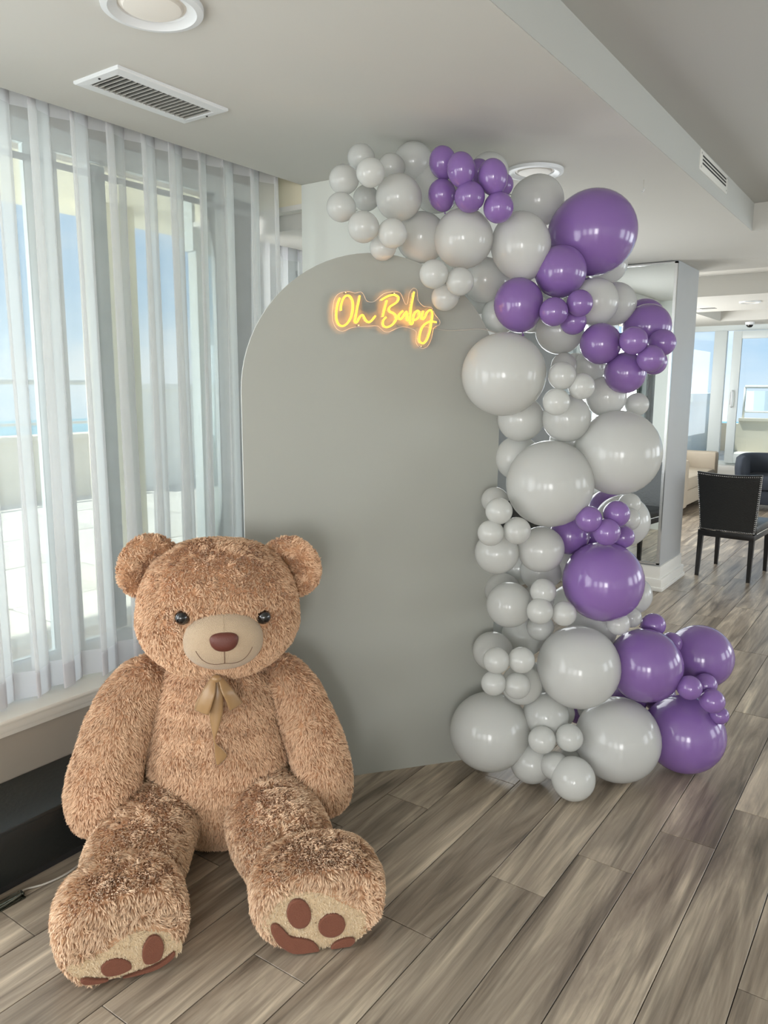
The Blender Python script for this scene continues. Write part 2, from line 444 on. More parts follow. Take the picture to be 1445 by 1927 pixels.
# walls out of frame (rear and right) with window openings, left wall outside the frame
def wall_x(name, y0, y1, x, t, openings, z0=0.0, z1=3.0, m=None, axis='x'):
    """wall at x (or y) running along the other axis, with (a,b,za,zb) openings"""
    lst = []; cur = y0
    for a, b, za, zb in sorted(openings):
        lst.append((cur, a, z0, z1)); lst.append((a, b, z0, za)); lst.append((a, b, zb, z1)); cur = b
    lst.append((cur, y1, z0, z1))
    if axis == 'x': B = [(x, x + t, a, b, c, d) for a, b, c, d in lst if b - a > .001 and d - c > .001]
    else: B = [(a, b, x, x + t, c, d) for a, b, c, d in lst if b - a > .001 and d - c > .001]
    return tag(boxes(name, B, m or M['wall']), kind='structure')


wall_x('wall_rear', -3.2, 4.6, -4.15, 0.15, [(-1.85, -0.75, 0.5, 2.3), (-0.05, 1.05, 0.5, 2.3), (1.85, 2.95, 0.5, 2.3)], axis='y')
wall_x('wall_right', -4.0, FY + .1, 4.5, 0.15, [(3.2, 4.6, 0.6, 2.3), (5.5, 6.9, 0.6, 2.3), (8, 12, 0.5, 2.3)])
wall_x('wall_left', 6.9, FY + .1, -4.2, 0.15, [(8.0, 11.2, 0.5, 2.3)])

# left wall under the windows: taupe panel, sill board and mouldings
tag(boxes('wall_left', [(-2.9, LX, -4, 2.91, 0, 0.415), (-3.2, -2.86, -4, 2.98, -.1, 0.455), (-3.2, -2.86, -4, 2.98, 2.565, 3.0)], M['panelwood']), kind='structure')
bm = bmesh.new()
bx(bm, -2.87, LX + 0.035, -4, 2.905, 0.435, 0.458, 0.009)
bx(bm, LX - .01, LX + 0.022, -4, 2.905, 0.405, 0.437, 0.006)
bx(bm, LX - .01, LX + 0.012, -4, 2.905, 0.386, 0.407, 0.003)
tag(bm_link('trim_1', bm, M['sill'], smooth=True), kind='structure')

# window 1 : sliding glass behind the sheer curtain
w1 = tag(boxes('window_1', [(GX - .04, GX + .03, -4, 2.93, 0.455, 0.512), (GX - .04, GX + .03, -4, 2.93, 2.497, 2.567)], M['frame']), kind='structure')
for ya, yb in ((-2.6, -2.5), (-0.9, -0.8), (0.55, 0.65), (1.72, 1.83), (2.67, 2.735)):
    box('mullion', GX - .04, GX + .035, ya, yb, 0.512, 2.497, M['frame'], w1, 0.004)
box('mullion', GX - .09, GX - .045, 2.02, 2.10, 0.512, 2.497, M['frame'], w1, 0.004)
box('gasket', GX + .032, GX + .038, 1.785, 1.80, 0.52, 2.49, M['dframe'], w1)
box('gasket', GX + .032, GX + .038, 2.695, 2.71, 0.52, 2.49, M['dframe'], w1)
for ya, yb in ((-4, -2.6), (-2.5, -.9), (-.8, .55), (.65, 1.72), (1.83, 2.67), (2.735, 2.93)):
    box('pane', GX - .012, GX - .006, ya, yb, 0.512, 2.497, M['glass'], w1)
# frame band between the header and the curtain track
boxes('header_rail', [(GX + .03, GX + .05, -4, 2.91, 2.42, 2.44)], M['dframe'], w1)

# return beside the curtain: cream panel, white strip
tag(boxes('wall_return', [(-3.3, LX - .001, 2.93, 2.97, 2.455, 2.62)], M['cream']), kind='structure')
tag(boxes('trim_2', [(-3.3, LX - .001, 2.915, 2.975, 2.432, 2.456)], M['trim']), kind='structure')
# side room: window wall behind its own curtain
w2 = tag(boxes('window_2', [(-3.45, -3.38, 2.98, 6.5, 0.3, 0.5), (-3.45, -3.38, 2.98, 6.5, 2.33, 2.6)], M['frame']), kind='structure')
for ya in (3.0, 3.75, 4.5, 5.3, 6.1):
    box('mullion', -3.45, -3.38, ya, ya + 0.07, 0.5, 2.33, M['frame'], w2, 0.004)
    box('pane', -3.418, -3.412, ya + .07, ya + .75, 0.5, 2.33, M['glass'], w2)
tag(boxes('wall_left', [(-3.5, -3.3, 2.95, 6.9, -.1, 0.45)], M['wall']), kind='structure')

# column behind the backdrop (white), pillar with the mirror
co = tag(box('wall_column', LX, -1.70, 2.911, 3.38, 0, CZ, M['wall'], bev=0.003), kind='structure')
PX, PY0, PY1 = -1.633, 6.133, 6.75
tag(box('wall_pillar', -4.2, PX, PY0, PY1, 0, CZ, M['pillar'], bev=0.003), kind='structure')
tag(box('trim_3', -2.8, PX + 0.012, PY0 - .012, PY1 + .012, 0.05, 0.20, M['trim'], bev=0.006), kind='structure')
tag(boxes('baseboard_pillar', [(-2.8, PX + .03, PY0 - .03, PY1 + .03, 0, 0.10), (-2.8, PX + .04, PY0 - .04, PY1 + .04, 0, 0.035)], M['trim'], bev=0.006), kind='structure')
mr = empty('wall_mirror', (-2.10, PY0 - .012, 0.215))
tag(mr, 'tall mirror in thin silver frame covering the pillar face behind the balloons', 'mirror')
boxes('frame', [(-.43, .465, -.014, .012, 0, .012), (-.43, .465, -.014, .012, 2.303, 2.315), (.445, .465, -.014, .012, 0, 2.315), (-.45, -.43, -.014, .012, 0, 2.315)], M['silver'], mr)
box('glass', -.43, .445, -.004, .010, 0.012, 2.303, M['mirror'], mr)

# far window wall
fw = tag(boxes('wall_far', [(-4.2, 4.5, FY, FY + .15, 0, 0.43), (-4.2, 4.5, FY, FY + .15, 2.50, CZ + .3)], M['wall']), kind='structure')
w3 = tag(boxes('window_3', [(-4.2, 4.5, FY - .02, FY + .05, 0.43, 0.49), (-4.2, 4.5, FY - .02, FY + .05, 2.46, 2.54)], M['frame']), kind='structure')
for xa, xb in ((-2.80, -2.62), (-0.6, -0.45), (1.2, 1.3), (3, 3.1)):
    box('mullion', xa, xb, FY - .03, FY + .06, 0.49, 2.46, M['frame'], w3, 0.004)
for xa, xb in ((-4.2, -2.8), (-.45, 1.2), (1.3, 3), (3.1, 4.5)):
    box('pane', xa, xb, FY, FY + .008, 0.49, 2.46, M['glass_tint'], w3)
dr = tag(boxes('door_1', [(-2.525, -2.40, FY - .07, FY - .02, 0.46, 2.45), (-.72, -.60, FY - .07, FY - .02, 0.46, 2.45), (-2.40, -.72, FY - .07, FY - .02, 0.46, 0.60), (-2.40, -.72, FY - .07, FY - .02, 2.335, 2.45)], M['frame'], bev=0.004), kind='structure')
box('pane', -2.40, -.72, FY - .05, FY - .044, .60, 2.335, M['glass_tint'], dr)
hd = tube('handle', smooth_curve([(-2.475, FY - .07, 1.32), (-2.475, FY - .12, 1.34), (-2.475, FY - .12, 1.54), (-2.475, FY - .07, 1.56)], 4), 0.012, M['white'], dr)
box('lock', -2.50, -2.49, FY - .085, FY - .07, 1.35, 1.55, M['dframe'], dr)
tag(box('trim_4', -4.2, 4.5, FY - .25, FY, 0.0, 0.43, M['trim'], bev=0.004), kind='structure')

# ================================================================= SHEER CURTAINS
def curtain(name, x, y0, y1, z0, z1, period, amp, label, hem_h=0.10, seed=3, slant=0.0):
    rg = np.random.default_rng(seed)
    n = int((y1 - y0) / period * 22); T = np.linspace(0, (y1 - y0) / period * 2 * np.pi, n)
    nz_ = 26; zs = np.linspace(0, 1, nz_)
    k = T / (2 * np.pi); kk = np.floor(k).astype(int)
    aj = rg.uniform(0.65, 1.35, kk.max() + 3); oj = rg.uniform(0.3, 1.35, kk.max() + 3); pj = rg.uniform(-.30, .30, kk.max() + 3)
    f = k - kk
    lerp = lambda a: a[kk] * (1 - f) + a[kk + 1] * f
    A, Ov, Ph = lerp(aj), lerp(oj), lerp(pj)
    V = []
    for zi, h in enumerate(zs):     # h=0 hem, h=1 top
        gath = 0.55 + 0.45 * (1 - h) ** 0.7
        wob = 0.010 * np.sin(2.1 * h + T * 0.37 + 1.0) * (1 - h)
        X = x + amp * A * gath * np.sin(T + Ph * 2) + wob
        Y = y0 + period * k + period * (0.30 * Ov * np.sin(2 * T + Ph * 3 + 0.6) + Ph) * (0.75 + .25 * (1 - h)) + slant * (1 - h) * np.sin(T * .21)
        Z = np.full_like(X, z0 + (z1 - z0) * h)
        if zi == 0: Z = Z + 0.004 * np.sin(T * 1.0 + .5)
        V.append(np.stack([X, Y, Z], 1))
    return np.array(V)


def grid_mesh(name, V, m, parent, tag_=None):
    a, b, _ = V.shape; idx = np.arange(a * b).reshape(a, b)
    F = np.stack([idx[:-1, :-1], idx[:-1, 1:], idx[1:, 1:], idx[1:, :-1]], -1).reshape(-1, 4)
    return link(name, V.reshape(-1, 3).tolist(), F.tolist(), m, parent, smooth=True)


def make_curtain(name, label, x, y0, y1, z0, z1, period, amp, seed, group=None):
    t = empty(name, (x, y0, z0)); tag(t, label, 'curtain')
    V = curtain(name, x, y0, y1, z0, z1, period, amp, label, seed=seed)
    V = V - np.array([x, y0, z0])
    grid_mesh('drape', V, M['sheer'], t)
    # doubled hem: the lowest 10 cm, a hair in front and turned up behind
    h = V.copy(); frac = 0.10 / (z1 - z0); hm = []
    for s in np.linspace(0, 1, 4):
        hh = frac * s * (len(V) - 1); i = int(hh); q = hh - i
        hm.append(V[i] * (1 - q) + V[min(i + 1, len(V) - 1)] * q)
    hm = np.array(hm); hm[:, :, 0] += 0.0012
    grid_mesh('hem', hm, M['hem'], t)
    # heading tape at the top
    hd = np.array([V[-1] + np.array([0.001, 0, -0.085]), V[-1] + np.array([0.001, 0, 0])])
    grid_mesh('heading_tape', hd, M['hem'], t)
    return t


make_curtain('sheer_curtain', 'long white sheer curtain in soft folds hanging over the sill at left', -2.605, -1.4, 2.80, 0.468, 2.612, 0.148, 0.052, 5)
make_curtain('sheer_curtain', 'short run of white sheer curtain glimpsed past the column, beyond the long curtain', -3.10, 3.02, 6.2, 0.452, 2.40, 0.16, 0.04, 11)
tk = tag(box('curtain_track', -2.62, -2.59, -3.9, 2.88, 2.612, 2.622, M['white']), 'white ceiling track above the long sheer curtain', 'curtain track')

# ================================================================= CEILING FITTINGS
def downlight(label, x, y, z, r, group=None):
    t = empty('ceiling_light', (x, y, z)); tag(t, label, 'ceiling light', group)
    lathe('trim_ring', [(r * .66, -0.001), (r * .68, -0.006), (r * .80, -0.010), (r * .86, -0.016), (r * .99, -0.013), (r, -0.004), (r, 0)], M['white'], t, 48)
    lathe('diffuser', [(0, -0.012), (r * .45, -0.012), (r * .56, -0.010), (r * .60, -0.003), (r * .67, -0.0015)], M['diffuser'], t, 48)
    return t


downlight('round unlit ceiling light in white trim ring near the air vent', -1.688, 1.382, CZ, 0.126)
downlight('round ceiling light half hidden above the white balloons', -1.52, 3.30, CZ, 0.126)
downlight('distant round downlight in the ceiling band before the far window', -1.726, 9.424, CZ, 0.11)

cv = empty('ceiling_vent', (-2.182, 1.78, CZ)); tag(cv, 'white rectangular slatted air vent in the ceiling beside the sheer curtain', 'vent')
a_, b_ = 0.112, 0.222; ia, ib = 0.069, 0.192
bm = bmesh.new()
oc = [(-a_, -b_), (a_, -b_), (a_, b_), (-a_, b_)]; ic = [(-ia, -ib), (ia, -ib), (ia, ib), (-ia, ib)]
lv = []
for ring, z in ((oc, 0.0), (oc, -0.007), ([(x * .97, y * .985) for x, y in oc], -0.010), ([(x * 1.03, y * 1.01) for x, y in ic], -0.012), (ic, -0.010), (ic, 0.0)):
    lv.append([bm.verts.new((x, y, z)) for x, y in ring])
for i in range(len(lv) - 1):
    for k in range(4): bm.faces.new((lv[i][k], lv[i][(k + 1) % 4], lv[i + 1][(k + 1) % 4], lv[i + 1][k]))
bm_link('frame', bm, M['white'], cv)
boxes('backing', [(-ia, ia, -ib, ib, -0.0015, -0.0005)], M['dark'], cv)
for i in range(19):
    y = -ib + 0.012 + i * (2 * ib - 0.02) / 18.0
    bm = bmesh.new(); bx(bm, -ia, ia, -0.0012, 0.0012, -0.006, 0.006, mtx=Matrix.Translation((0, y, -0.0065)) @ Matrix.Rotation(math.radians(-28), 4, 'X'))
    bm_link('slat', bm, M['slat'], cv)
for x, y in ((-.0, -.207), (.02, .208)):
    lathe('screw', [(0, -0.0145), (.003, -0.014), (.004, -0.011)], M['dark'], cv, 8, (x, y, 0))

sv = empty('wall_vent', (TX, 4.215, 2.648)); tag(sv, 'small white slotted vent on the vertical face of the ceiling step', 'vent')
boxes('frame', [(-.002, .006, -.29, .29, -.045, .045)], M['trim'], sv, bev=0.002)
for i, z in enumerate((0.022, 0.006, -0.010)):
    box('slot', .004, .0065, -.25, .25, z - .0042, z + .0042, M['dark'], sv)
for y, z in ((-.27, .03), (-.27, -.03), (.27, .03), (.27, -.03)):
    box('screw', .005, .0075, y - .004, y + .004, z - .004, z + .004, M['slat'], sv)

hk = empty('ceiling_hook', (-1.17, 3.72, CZ)); tag(hk, 'tiny clear hook hanging from the ceiling near the large purple balloon', 'hook')
tube('shank', [(0, 0, 0), (0, 0, -.035)], 0.0012, M['wire'], hk, 6); tube('hook', [(0, 0, -.035), (.004, 0, -.045), (-.003, 0, -.055), (-.008, 0, -.048)], .0022, M['white'], hk, 6)

sl = empty('slot_diffuser', (-2.24, 9.95, CZ)); tag(sl, 'narrow slot air diffuser in the distant ceiling band', 'vent')
boxes('slot', [(-.9, .05, -.012, .012, -.003, 0)], M['slat'], sl); boxes('slot', [(-.12, .05, -.05, -.035, -.003, 0), (-.12, .05, .035, .05, -.003, 0)], M['dark'], sl)

dc = empty('security_camera', (-2.231, 12.30, CZ)); tag(dc, 'small white dome security camera with black lens above the far glass door', 'security camera')
lathe('base', [(0, 0), (.062, 0), (.064, -.02), (.058, -.035), (.05, -.04)], M['white'], dc, 24)
lathe('dome', [(.048, -.036), (.044, -.055), (.03, -.072), (0, -.08)], M['eye'], dc, 24)

# ================================================================= BACKDROP
BA = math.radians(51.99)
bd = empty('arched_backdrop', (-1.834, 2.340, 0), BA)
tag(bd, 'tall pale grey arched backdrop panel standing behind the teddy bear', 'backdrop')
pts = [(-0.388, 0.0), (0.652, 0.0)]
for i in range(41):
    a = math.pi * i / 40; pts.append((0.132 + 0.520 * math.cos(a), 1.575 + 0.520 * math.sin(a)))
V = [(x, 0, z) for x, z in pts] + [(x, 0.022, z) for x, z in pts]; n = len(pts)
link('panel', V, [tuple(range(n)), tuple(range(n, 2 * n))[::-1]], M['board'], bd)
V2 = [(x, 0, z) for x, z in pts] + [(x, 0.022, z) for x, z in pts]
link('edge_band', V2, [(i, (i + 1) % n, n + (i + 1) % n, n + i) for i in range(n)], M['boardedge'], bd)
for s in (-0.2, 0.45):
    boxes('stand', [(s, s + .03, .022, .05, 0, 1.2), (s, s + .03, .022, .20, 0, .03)], M['boardedge'], bd)


# ================================================================= NEON SIGN  (Oh Baby)
NEON = {
    'O':[[-0.0193,1.8773],[-0.0192,1.8915],[-0.0154,1.9091],[-0.007,1.9252],[0.0048,1.9319],[0.0166,1.9276],[0.025,1.9121],[0.0266,1.8947],[0.0232,1.8675],[0.013,1.8432],[0.0011,1.8285],[-0.0141,1.8209],[-0.0275,1.8261],[-0.035,1.8402],[-0.0374,1.8592],[-0.0356,1.8815],[-0.0305,1.9038],[-0.0229,1.9222]],
    'h':[[0.0521,1.9337],[0.0495,1.9161],[0.0444,1.8953],[0.0402,1.8744],[0.0359,1.8519],[0.0333,1.8406],[0.0367,1.8343],[0.0435,1.8393],[0.0504,1.8523],[0.0572,1.8613],[0.064,1.8631],[0.0691,1.8561],[0.076,1.845],[0.0846,1.838],[0.0932,1.8399],[0.1035,1.849],[0.1138,1.8622]],
    'B':[[0.1367,1.9209],[0.1505,1.9294],[0.1695,1.9381],[0.1886,1.9405],[0.2009,1.9361],[0.2045,1.9282],[0.1993,1.9167],[0.1854,1.9065],[0.1715,1.898],[0.1664,1.8881],[0.1717,1.8786],[0.1839,1.8741],[0.1945,1.8647],[0.1946,1.8501],[0.1859,1.8368],[0.172,1.8259],[0.1563,1.8214],[0.145,1.8276],[0.1432,1.8405],[0.1475,1.8503],[0.1561,1.8587]],
    'Bs':[[0.1585,1.92],[0.1517,1.8973],[0.1466,1.8778],[0.1423,1.8599]],
    'a':[[0.2224,1.8834],[0.2119,1.875],[0.2059,1.8651],[0.2077,1.8537],[0.2156,1.854],[0.2244,1.864],[0.233,1.8773],[0.2365,1.8806],[0.2384,1.8709],[0.2385,1.8579],[0.2413,1.8457]],
    'b':[[0.2658,1.9555],[0.2624,1.9368],[0.2582,1.9171],[0.2549,1.8975],[0.2525,1.8763],[0.2501,1.855],[0.2511,1.8403],[0.2556,1.8347],[0.2618,1.8406],[0.2634,1.8554],[0.2659,1.8669],[0.272,1.8801],[0.2808,1.8861],[0.288,1.8806],[0.2882,1.8692],[0.2812,1.8575],[0.2688,1.8506]],
    'y':[[0.304,1.8861],[0.3006,1.8728],[0.2981,1.8613],[0.3026,1.8549],[0.3115,1.8633],[0.3184,1.8783],[0.3273,1.8885],[0.3362,1.8887],[0.3409,1.8774],[0.3403,1.8609],[0.337,1.841],[0.3338,1.8178],[0.3269,1.7944],[0.3182,1.776],[0.3057,1.7649],[0.2931,1.7688],[0.2893,1.782],[0.2926,1.8019],[0.2995,1.8219],[0.3119,1.837],[0.3279,1.8457],[0.3441,1.847],[0.3586,1.8449]],
    'plate':[[-0.0476,1.8964],[-0.0383,1.9259],[-0.0183,1.942],[0.0145,1.9474],[0.0365,1.9424],[0.0586,1.9484],[0.0716,1.9351],[0.0808,1.9164],[0.1032,1.912],[0.1218,1.9231],[0.148,1.9449],[0.1856,1.9534],[0.2122,1.9509],[0.2238,1.9303],[0.2336,1.9095],[0.2431,1.9134],[0.2485,1.9488],[0.2655,1.9698],[0.281,1.9606],[0.2853,1.9254],[0.3089,1.9032],[0.3401,1.9007],[0.3542,1.8743],[0.3743,1.8534],[0.3726,1.8354],[0.3492,1.8239],[0.3419,1.7841],[0.3228,1.7511],[0.2954,1.7477],[0.2776,1.7683],[0.279,1.8078],[0.2557,1.8197],[0.2286,1.8261],[0.1942,1.8164],[0.1715,1.8052],[0.1487,1.8064],[0.1259,1.8252],[0.0959,1.8244],[0.0623,1.8217],[0.0364,1.8193],[0.0142,1.8135],[-0.0116,1.8024],[-0.0335,1.8105],[-0.0497,1.8413]],
    'cable':[[0.2083,1.8322],[0.2579,1.8235],[0.286,1.8263],[0.3231,1.8293],[0.3672,1.8223],[0.4228,1.8177],[0.4788,1.8211],[0.5468,1.8269],[0.5858,1.8238],[0.6348,1.8105]],
}

ns = empty('neon_sign', (-1.834, 2.340, 0), BA); tag(ns, 'glowing warm yellow neon sign reading Oh Baby on the grey backdrop', 'neon sign')
for k in ('O', 'h', 'B', 'Bs', 'a', 'b', 'y'):
    c = smooth_curve([(s, -0.036, z) for s, z in NEON[k]], 5)
    o = tube('letter_stroke' if k == 'Bs' else 'letter', c, 0.0037, M['neon'], ns, 10)
    tube('led_strip', [(p.x, -0.0312, p.z) for p in c], 0.0012, M['led'], o, 6)
pl = smooth_curve([(s, 0, z) for s, z in NEON['plate']], 2, cyclic=True)
n = len(pl)
bm = bmesh.new(); fr = [bm.verts.new((p.x, -0.0275, p.z)) for p in pl]; bk = [bm.verts.new((p.x, -0.0225, p.z)) for p in pl]
bm.faces.new(fr); bm.faces.new(bk[::-1])
for i in range(n): bm.faces.new((fr[i], bk[i], bk[(i + 1) % n], fr[(i + 1) % n]))
bm_link('acrylic_plate', bm, glass_mat('clear_acrylic', (0.97, 0.97, 0.97, 1)), ns)
tube('plate_edge', [(p.x, -0.0278, p.z) for p in pl], 0.0007, M['diffuser'], ns, 6, cyclic=True)
for s, z in ((0.0, 1.945), (0.19, 1.949), (0.345, 1.89), (0.30, 1.752), (0.05, 1.825)):
    tube('standoff', [(s, -0.029, z), (s, 0, z)], 0.003, M['silver'], ns, 8)
tube('power_cable', smooth_curve([(s, -0.0028, z) for s, z in NEON['cable']], 5), 0.0022, M['wire'], ns, 6)

# ================================================================= BALLOON GARLAND
# centre x, y, z, radius, colour, stretch
BALLOONS = [
    (-1.827,2.438,2.444,0.049,'w',1),(-1.811,2.313,2.337,0.052,'w',1),(-1.671,2.285,2.335,0.049,'w',1),(-1.818,2.306,2.242,0.052,'w',1),(-1.872,2.532,2.323,0.049,'w',1),
    (-1.689,2.268,2.153,0.054,'w',1),(-1.615,2.34,2.135,0.051,'w',1),(-1.709,2.414,2.106,0.047,'w',1),(-1.744,2.517,2.414,0.05,'w',1),(-1.666,2.454,2.284,0.083,'w',1),
    (-1.735,2.655,2.461,0.076,'w',1),(-1.668,2.719,2.372,0.096,'w',1),(-1.655,2.595,2.164,0.095,'w',1),(-1.486,2.622,2.147,0.109,'w',1),(-1.503,2.442,1.999,0.051,'w',1),
    (-1.434,2.509,1.976,0.05,'w',1),(-1.534,2.575,1.932,0.05,'w',1),(-1.516,2.855,2.025,0.09,'w',1),(-1.547,2.565,2.412,0.052,'p',1.12),(-1.437,2.509,2.359,0.052,'p',1.15),
    (-1.547,2.564,2.299,0.054,'p',1.05),(-1.413,2.532,2.268,0.054,'p',1),(-1.352,2.587,2.339,0.055,'p',1.13),(-1.334,2.602,2.235,0.054,'p',1),(-1.497,2.745,2.408,0.049,'p',1),
    (-1.381,2.716,2.342,0.043,'p',1),(-1.513,2.861,2.435,0.077,'w',1),(-1.36,2.993,2.335,0.101,'w',1),(-1.321,2.769,2.126,0.116,'w',1.08),(-1.13,3.004,2.191,0.162,'p',1),
    (-1.194,2.853,2.033,0.098,'p',1),(-1.312,2.748,1.909,0.097,'p',1.03),(-1.169,2.747,1.875,0.053,'p',1),(-1.095,2.808,1.907,0.049,'p',1),(-1.153,3.031,1.988,0.04,'p',1),
    (-1.137,2.859,1.847,0.05,'p',1),(-1.092,2.956,1.925,0.09,'w',1),(-1.064,3.098,1.928,0.084,'w',1),(-1.143,3.207,2.103,0.083,'w',1),(-0.948,3.162,1.839,0.09,'p',1),
    (-1.001,3.287,1.881,0.083,'p',1),(-1.05,2.925,1.765,0.078,'p',1),(-0.916,2.896,1.771,0.051,'p',1),(-0.866,3.087,1.772,0.051,'p',1),(-0.864,2.942,1.707,0.05,'p',1),
    (-0.915,3.162,1.702,0.051,'p',1),(-0.971,2.99,1.656,0.079,'p',1),(-1.326,2.668,1.647,0.156,'w',1),(-1.23,2.956,1.823,0.094,'w',1),(-1.462,2.898,1.889,0.075,'w',1),
    (-1.117,2.725,1.642,0.051,'w',1),(-1.196,2.932,1.685,0.05,'w',1),(-1.231,3.148,1.684,0.058,'w',1),(-1.059,2.771,1.604,0.049,'w',1),(-1.13,2.712,1.547,0.05,'w',1),
    (-1.143,2.849,1.482,0.092,'w',1),(-1.323,2.823,1.476,0.09,'w',1),(-1.369,2.909,1.311,0.092,'w',1),(-1.176,2.793,1.231,0.168,'w',1),(-0.977,2.976,1.349,0.165,'w',1),
    (-1.057,3.035,1.565,0.08,'w',1),(-0.959,3.119,1.534,0.046,'w',1),(-1.149,3.089,1.684,0.065,'w',1),(-1.282,2.573,1.141,0.05,'w',1),(-1.395,2.759,1.151,0.053,'w',1),
    (-1.304,2.554,1.058,0.049,'w',1),(-1.228,2.62,1.065,0.052,'w',1),(-1.338,2.677,0.956,0.085,'w',1),(-1.203,2.793,0.967,0.091,'w',1),(-1.146,3.364,1.068,0.078,'p',1),
    (-1.016,2.796,1.107,0.05,'p',1),(-0.945,2.899,1.121,0.051,'p',1),(-0.959,2.837,1.058,0.052,'p',1),(-0.946,2.994,1.016,0.046,'p',1),(-1.151,2.957,1.005,0.08,'p',1),
    (-1.118,3.101,0.979,0.056,'p',1),(-1.033,3.26,1.034,0.112,'w',1),(-0.978,3.164,1.125,0.044,'w',1),(-0.962,3.103,1.07,0.048,'w',1),(-0.993,2.927,0.841,0.159,'p',1),
    (-1.293,2.713,0.744,0.091,'w',1),(-1.159,2.727,0.817,0.05,'w',1),(-1.15,2.683,0.75,0.051,'w',1),(-1.077,2.743,0.738,0.048,'w',1),(-1.233,2.888,0.615,0.055,'w',1),
    (-1.405,2.872,0.752,0.074,'w',1),(-1.279,2.978,0.831,0.085,'w',1),(-1.329,2.934,0.549,0.091,'w',1),(-1.22,3.19,0.64,0.094,'w',1),(-1.386,2.761,0.518,0.081,'w',1),
    (-1.275,2.574,0.556,0.051,'w',1),(-1.2,2.639,0.555,0.051,'w',1),(-1.281,2.569,0.464,0.048,'w',1),(-1.21,2.629,0.452,0.052,'w',1),(-1.245,2.751,0.409,0.082,'w',1),
    (-1.057,2.875,0.487,0.166,'w',1),(-0.849,3.061,0.483,0.149,'p',1),(-0.699,3.337,0.47,0.135,'p',1),(-0.856,3.178,0.622,0.049,'p',1),(-0.793,3.225,0.541,0.047,'p',1),
    (-0.801,3.421,0.361,0.059,'p',1),(-0.67,3.06,0.43,0.048,'p',1),(-0.635,3.176,0.413,0.045,'p',1),(-0.593,3.115,0.374,0.048,'p',1),(-0.575,3.189,0.292,0.036,'p',1),
    (-0.712,3.214,0.164,0.162,'p',1),(-0.917,2.982,0.174,0.172,'w',1),(-1.352,2.69,0.2,0.161,'w',1),(-1.164,2.815,0.276,0.093,'w',1),(-1.148,2.949,0.237,0.054,'w',1),
    (-1.16,3.178,0.158,0.052,'p',1),(-1.126,2.696,0.224,0.054,'w',1),(-1.04,2.763,0.231,0.054,'w',1),(-1.188,2.749,0.089,0.086,'w',1),(-1.082,2.73,0.113,0.056,'w',1),
    (-1.077,2.878,0.078,0.049,'w',1),(-1.001,2.723,0.087,0.085,'w',1),(-0.961,3.216,0.725,0.081,'w',1),(-0.931,3.118,0.656,0.042,'w',1),(-0.943,2.986,0.662,0.047,'w',1),
    (-1.091,3.113,0.574,0.102,'w',1),(-1.189,3.055,1.381,0.098,'w',1),(-1.295,2.959,0.348,0.08,'w',1),(-1.072,3.144,0.218,0.079,'w',1),(-1.366,2.982,1.897,0.078,'w',1),
    (-1.184,3.075,0.86,0.086,'w',1),(-0.854,3.333,0.256,0.07,'p',1),(-0.954,3.208,0.25,0.078,'p',1),(-1.406,3.024,0.82,0.079,'w',1),(-1.226,3.07,1.029,0.077,'w',1),
    (-1.321,2.947,1.16,0.079,'w',1),(-1.289,2.968,0.703,0.068,'w',1),(-1.583,2.951,1.97,0.067,'w',1),(-1.434,3.023,0.544,0.08,'w',1),
]

bg_ = empty('balloon_garland', (-1.15, 2.95, 0)); tag(bg_, 'tall garland of white and purple balloons curving over the right side of the backdrop', 'balloon garland')


def balloon_mesh(name, m):
    seg, rings = 32, 22; V, F = [], []
    for i in range(rings + 1):
        t = math.pi * i / rings; z = math.cos(t); r = math.sin(t)
        low = max(0.0, -z)
        zz = z - 0.06 * low ** 3; rr = r * (1 - 0.06 * low ** 2)
        for k in range(seg): V.append((rr * math.cos(2 * math.pi * k / seg), rr * math.sin(2 * math.pi * k / seg), zz))
    for i in range(rings):
        for k in range(seg):
            l = (k + 1) % seg; F.append((i * seg + k, (i + 1) * seg + k, (i + 1) * seg + l, i * seg + l))
    bm = bmesh.new(); vv = [bm.verts.new(v) for v in V]
    for f in F: bm.faces.new([vv[i] for i in f])
    bmesh.ops.remove_doubles(bm, verts=bm.verts, dist=1e-5)
    me = bpy.data.meshes.new(name); bmesh.ops.recalc_face_normals(bm, faces=bm.faces); bm.to_mesh(me); bm.free()
    me.materials.append(m); me.polygons.foreach_set('use_smooth', [True] * len(me.polygons)); return me


def knot_mesh(name, m):
    bm = bmesh.new(); prof = [(0.02, -1.0), (.035, -1.06), (.028, -1.09), (.045, -1.13), (.06, -1.18), (.05, -1.185)]
    prev = None
    for r, z in prof:
        ring = [bm.verts.new((r * math.cos(q), r * math.sin(q), z)) for q in [2 * math.pi * k / 10 for k in range(10)]]
        if prev:
            for k in range(10): bm.faces.new((prev[k], prev[(k + 1) % 10], ring[(k + 1) % 10], ring[k]))
        prev = ring
    me = bpy.data.meshes.new(name); bm.to_mesh(me); bm.free(); me.materials.append(m); me.polygons.foreach_set('use_smooth', [True] * len(me.polygons)); return me


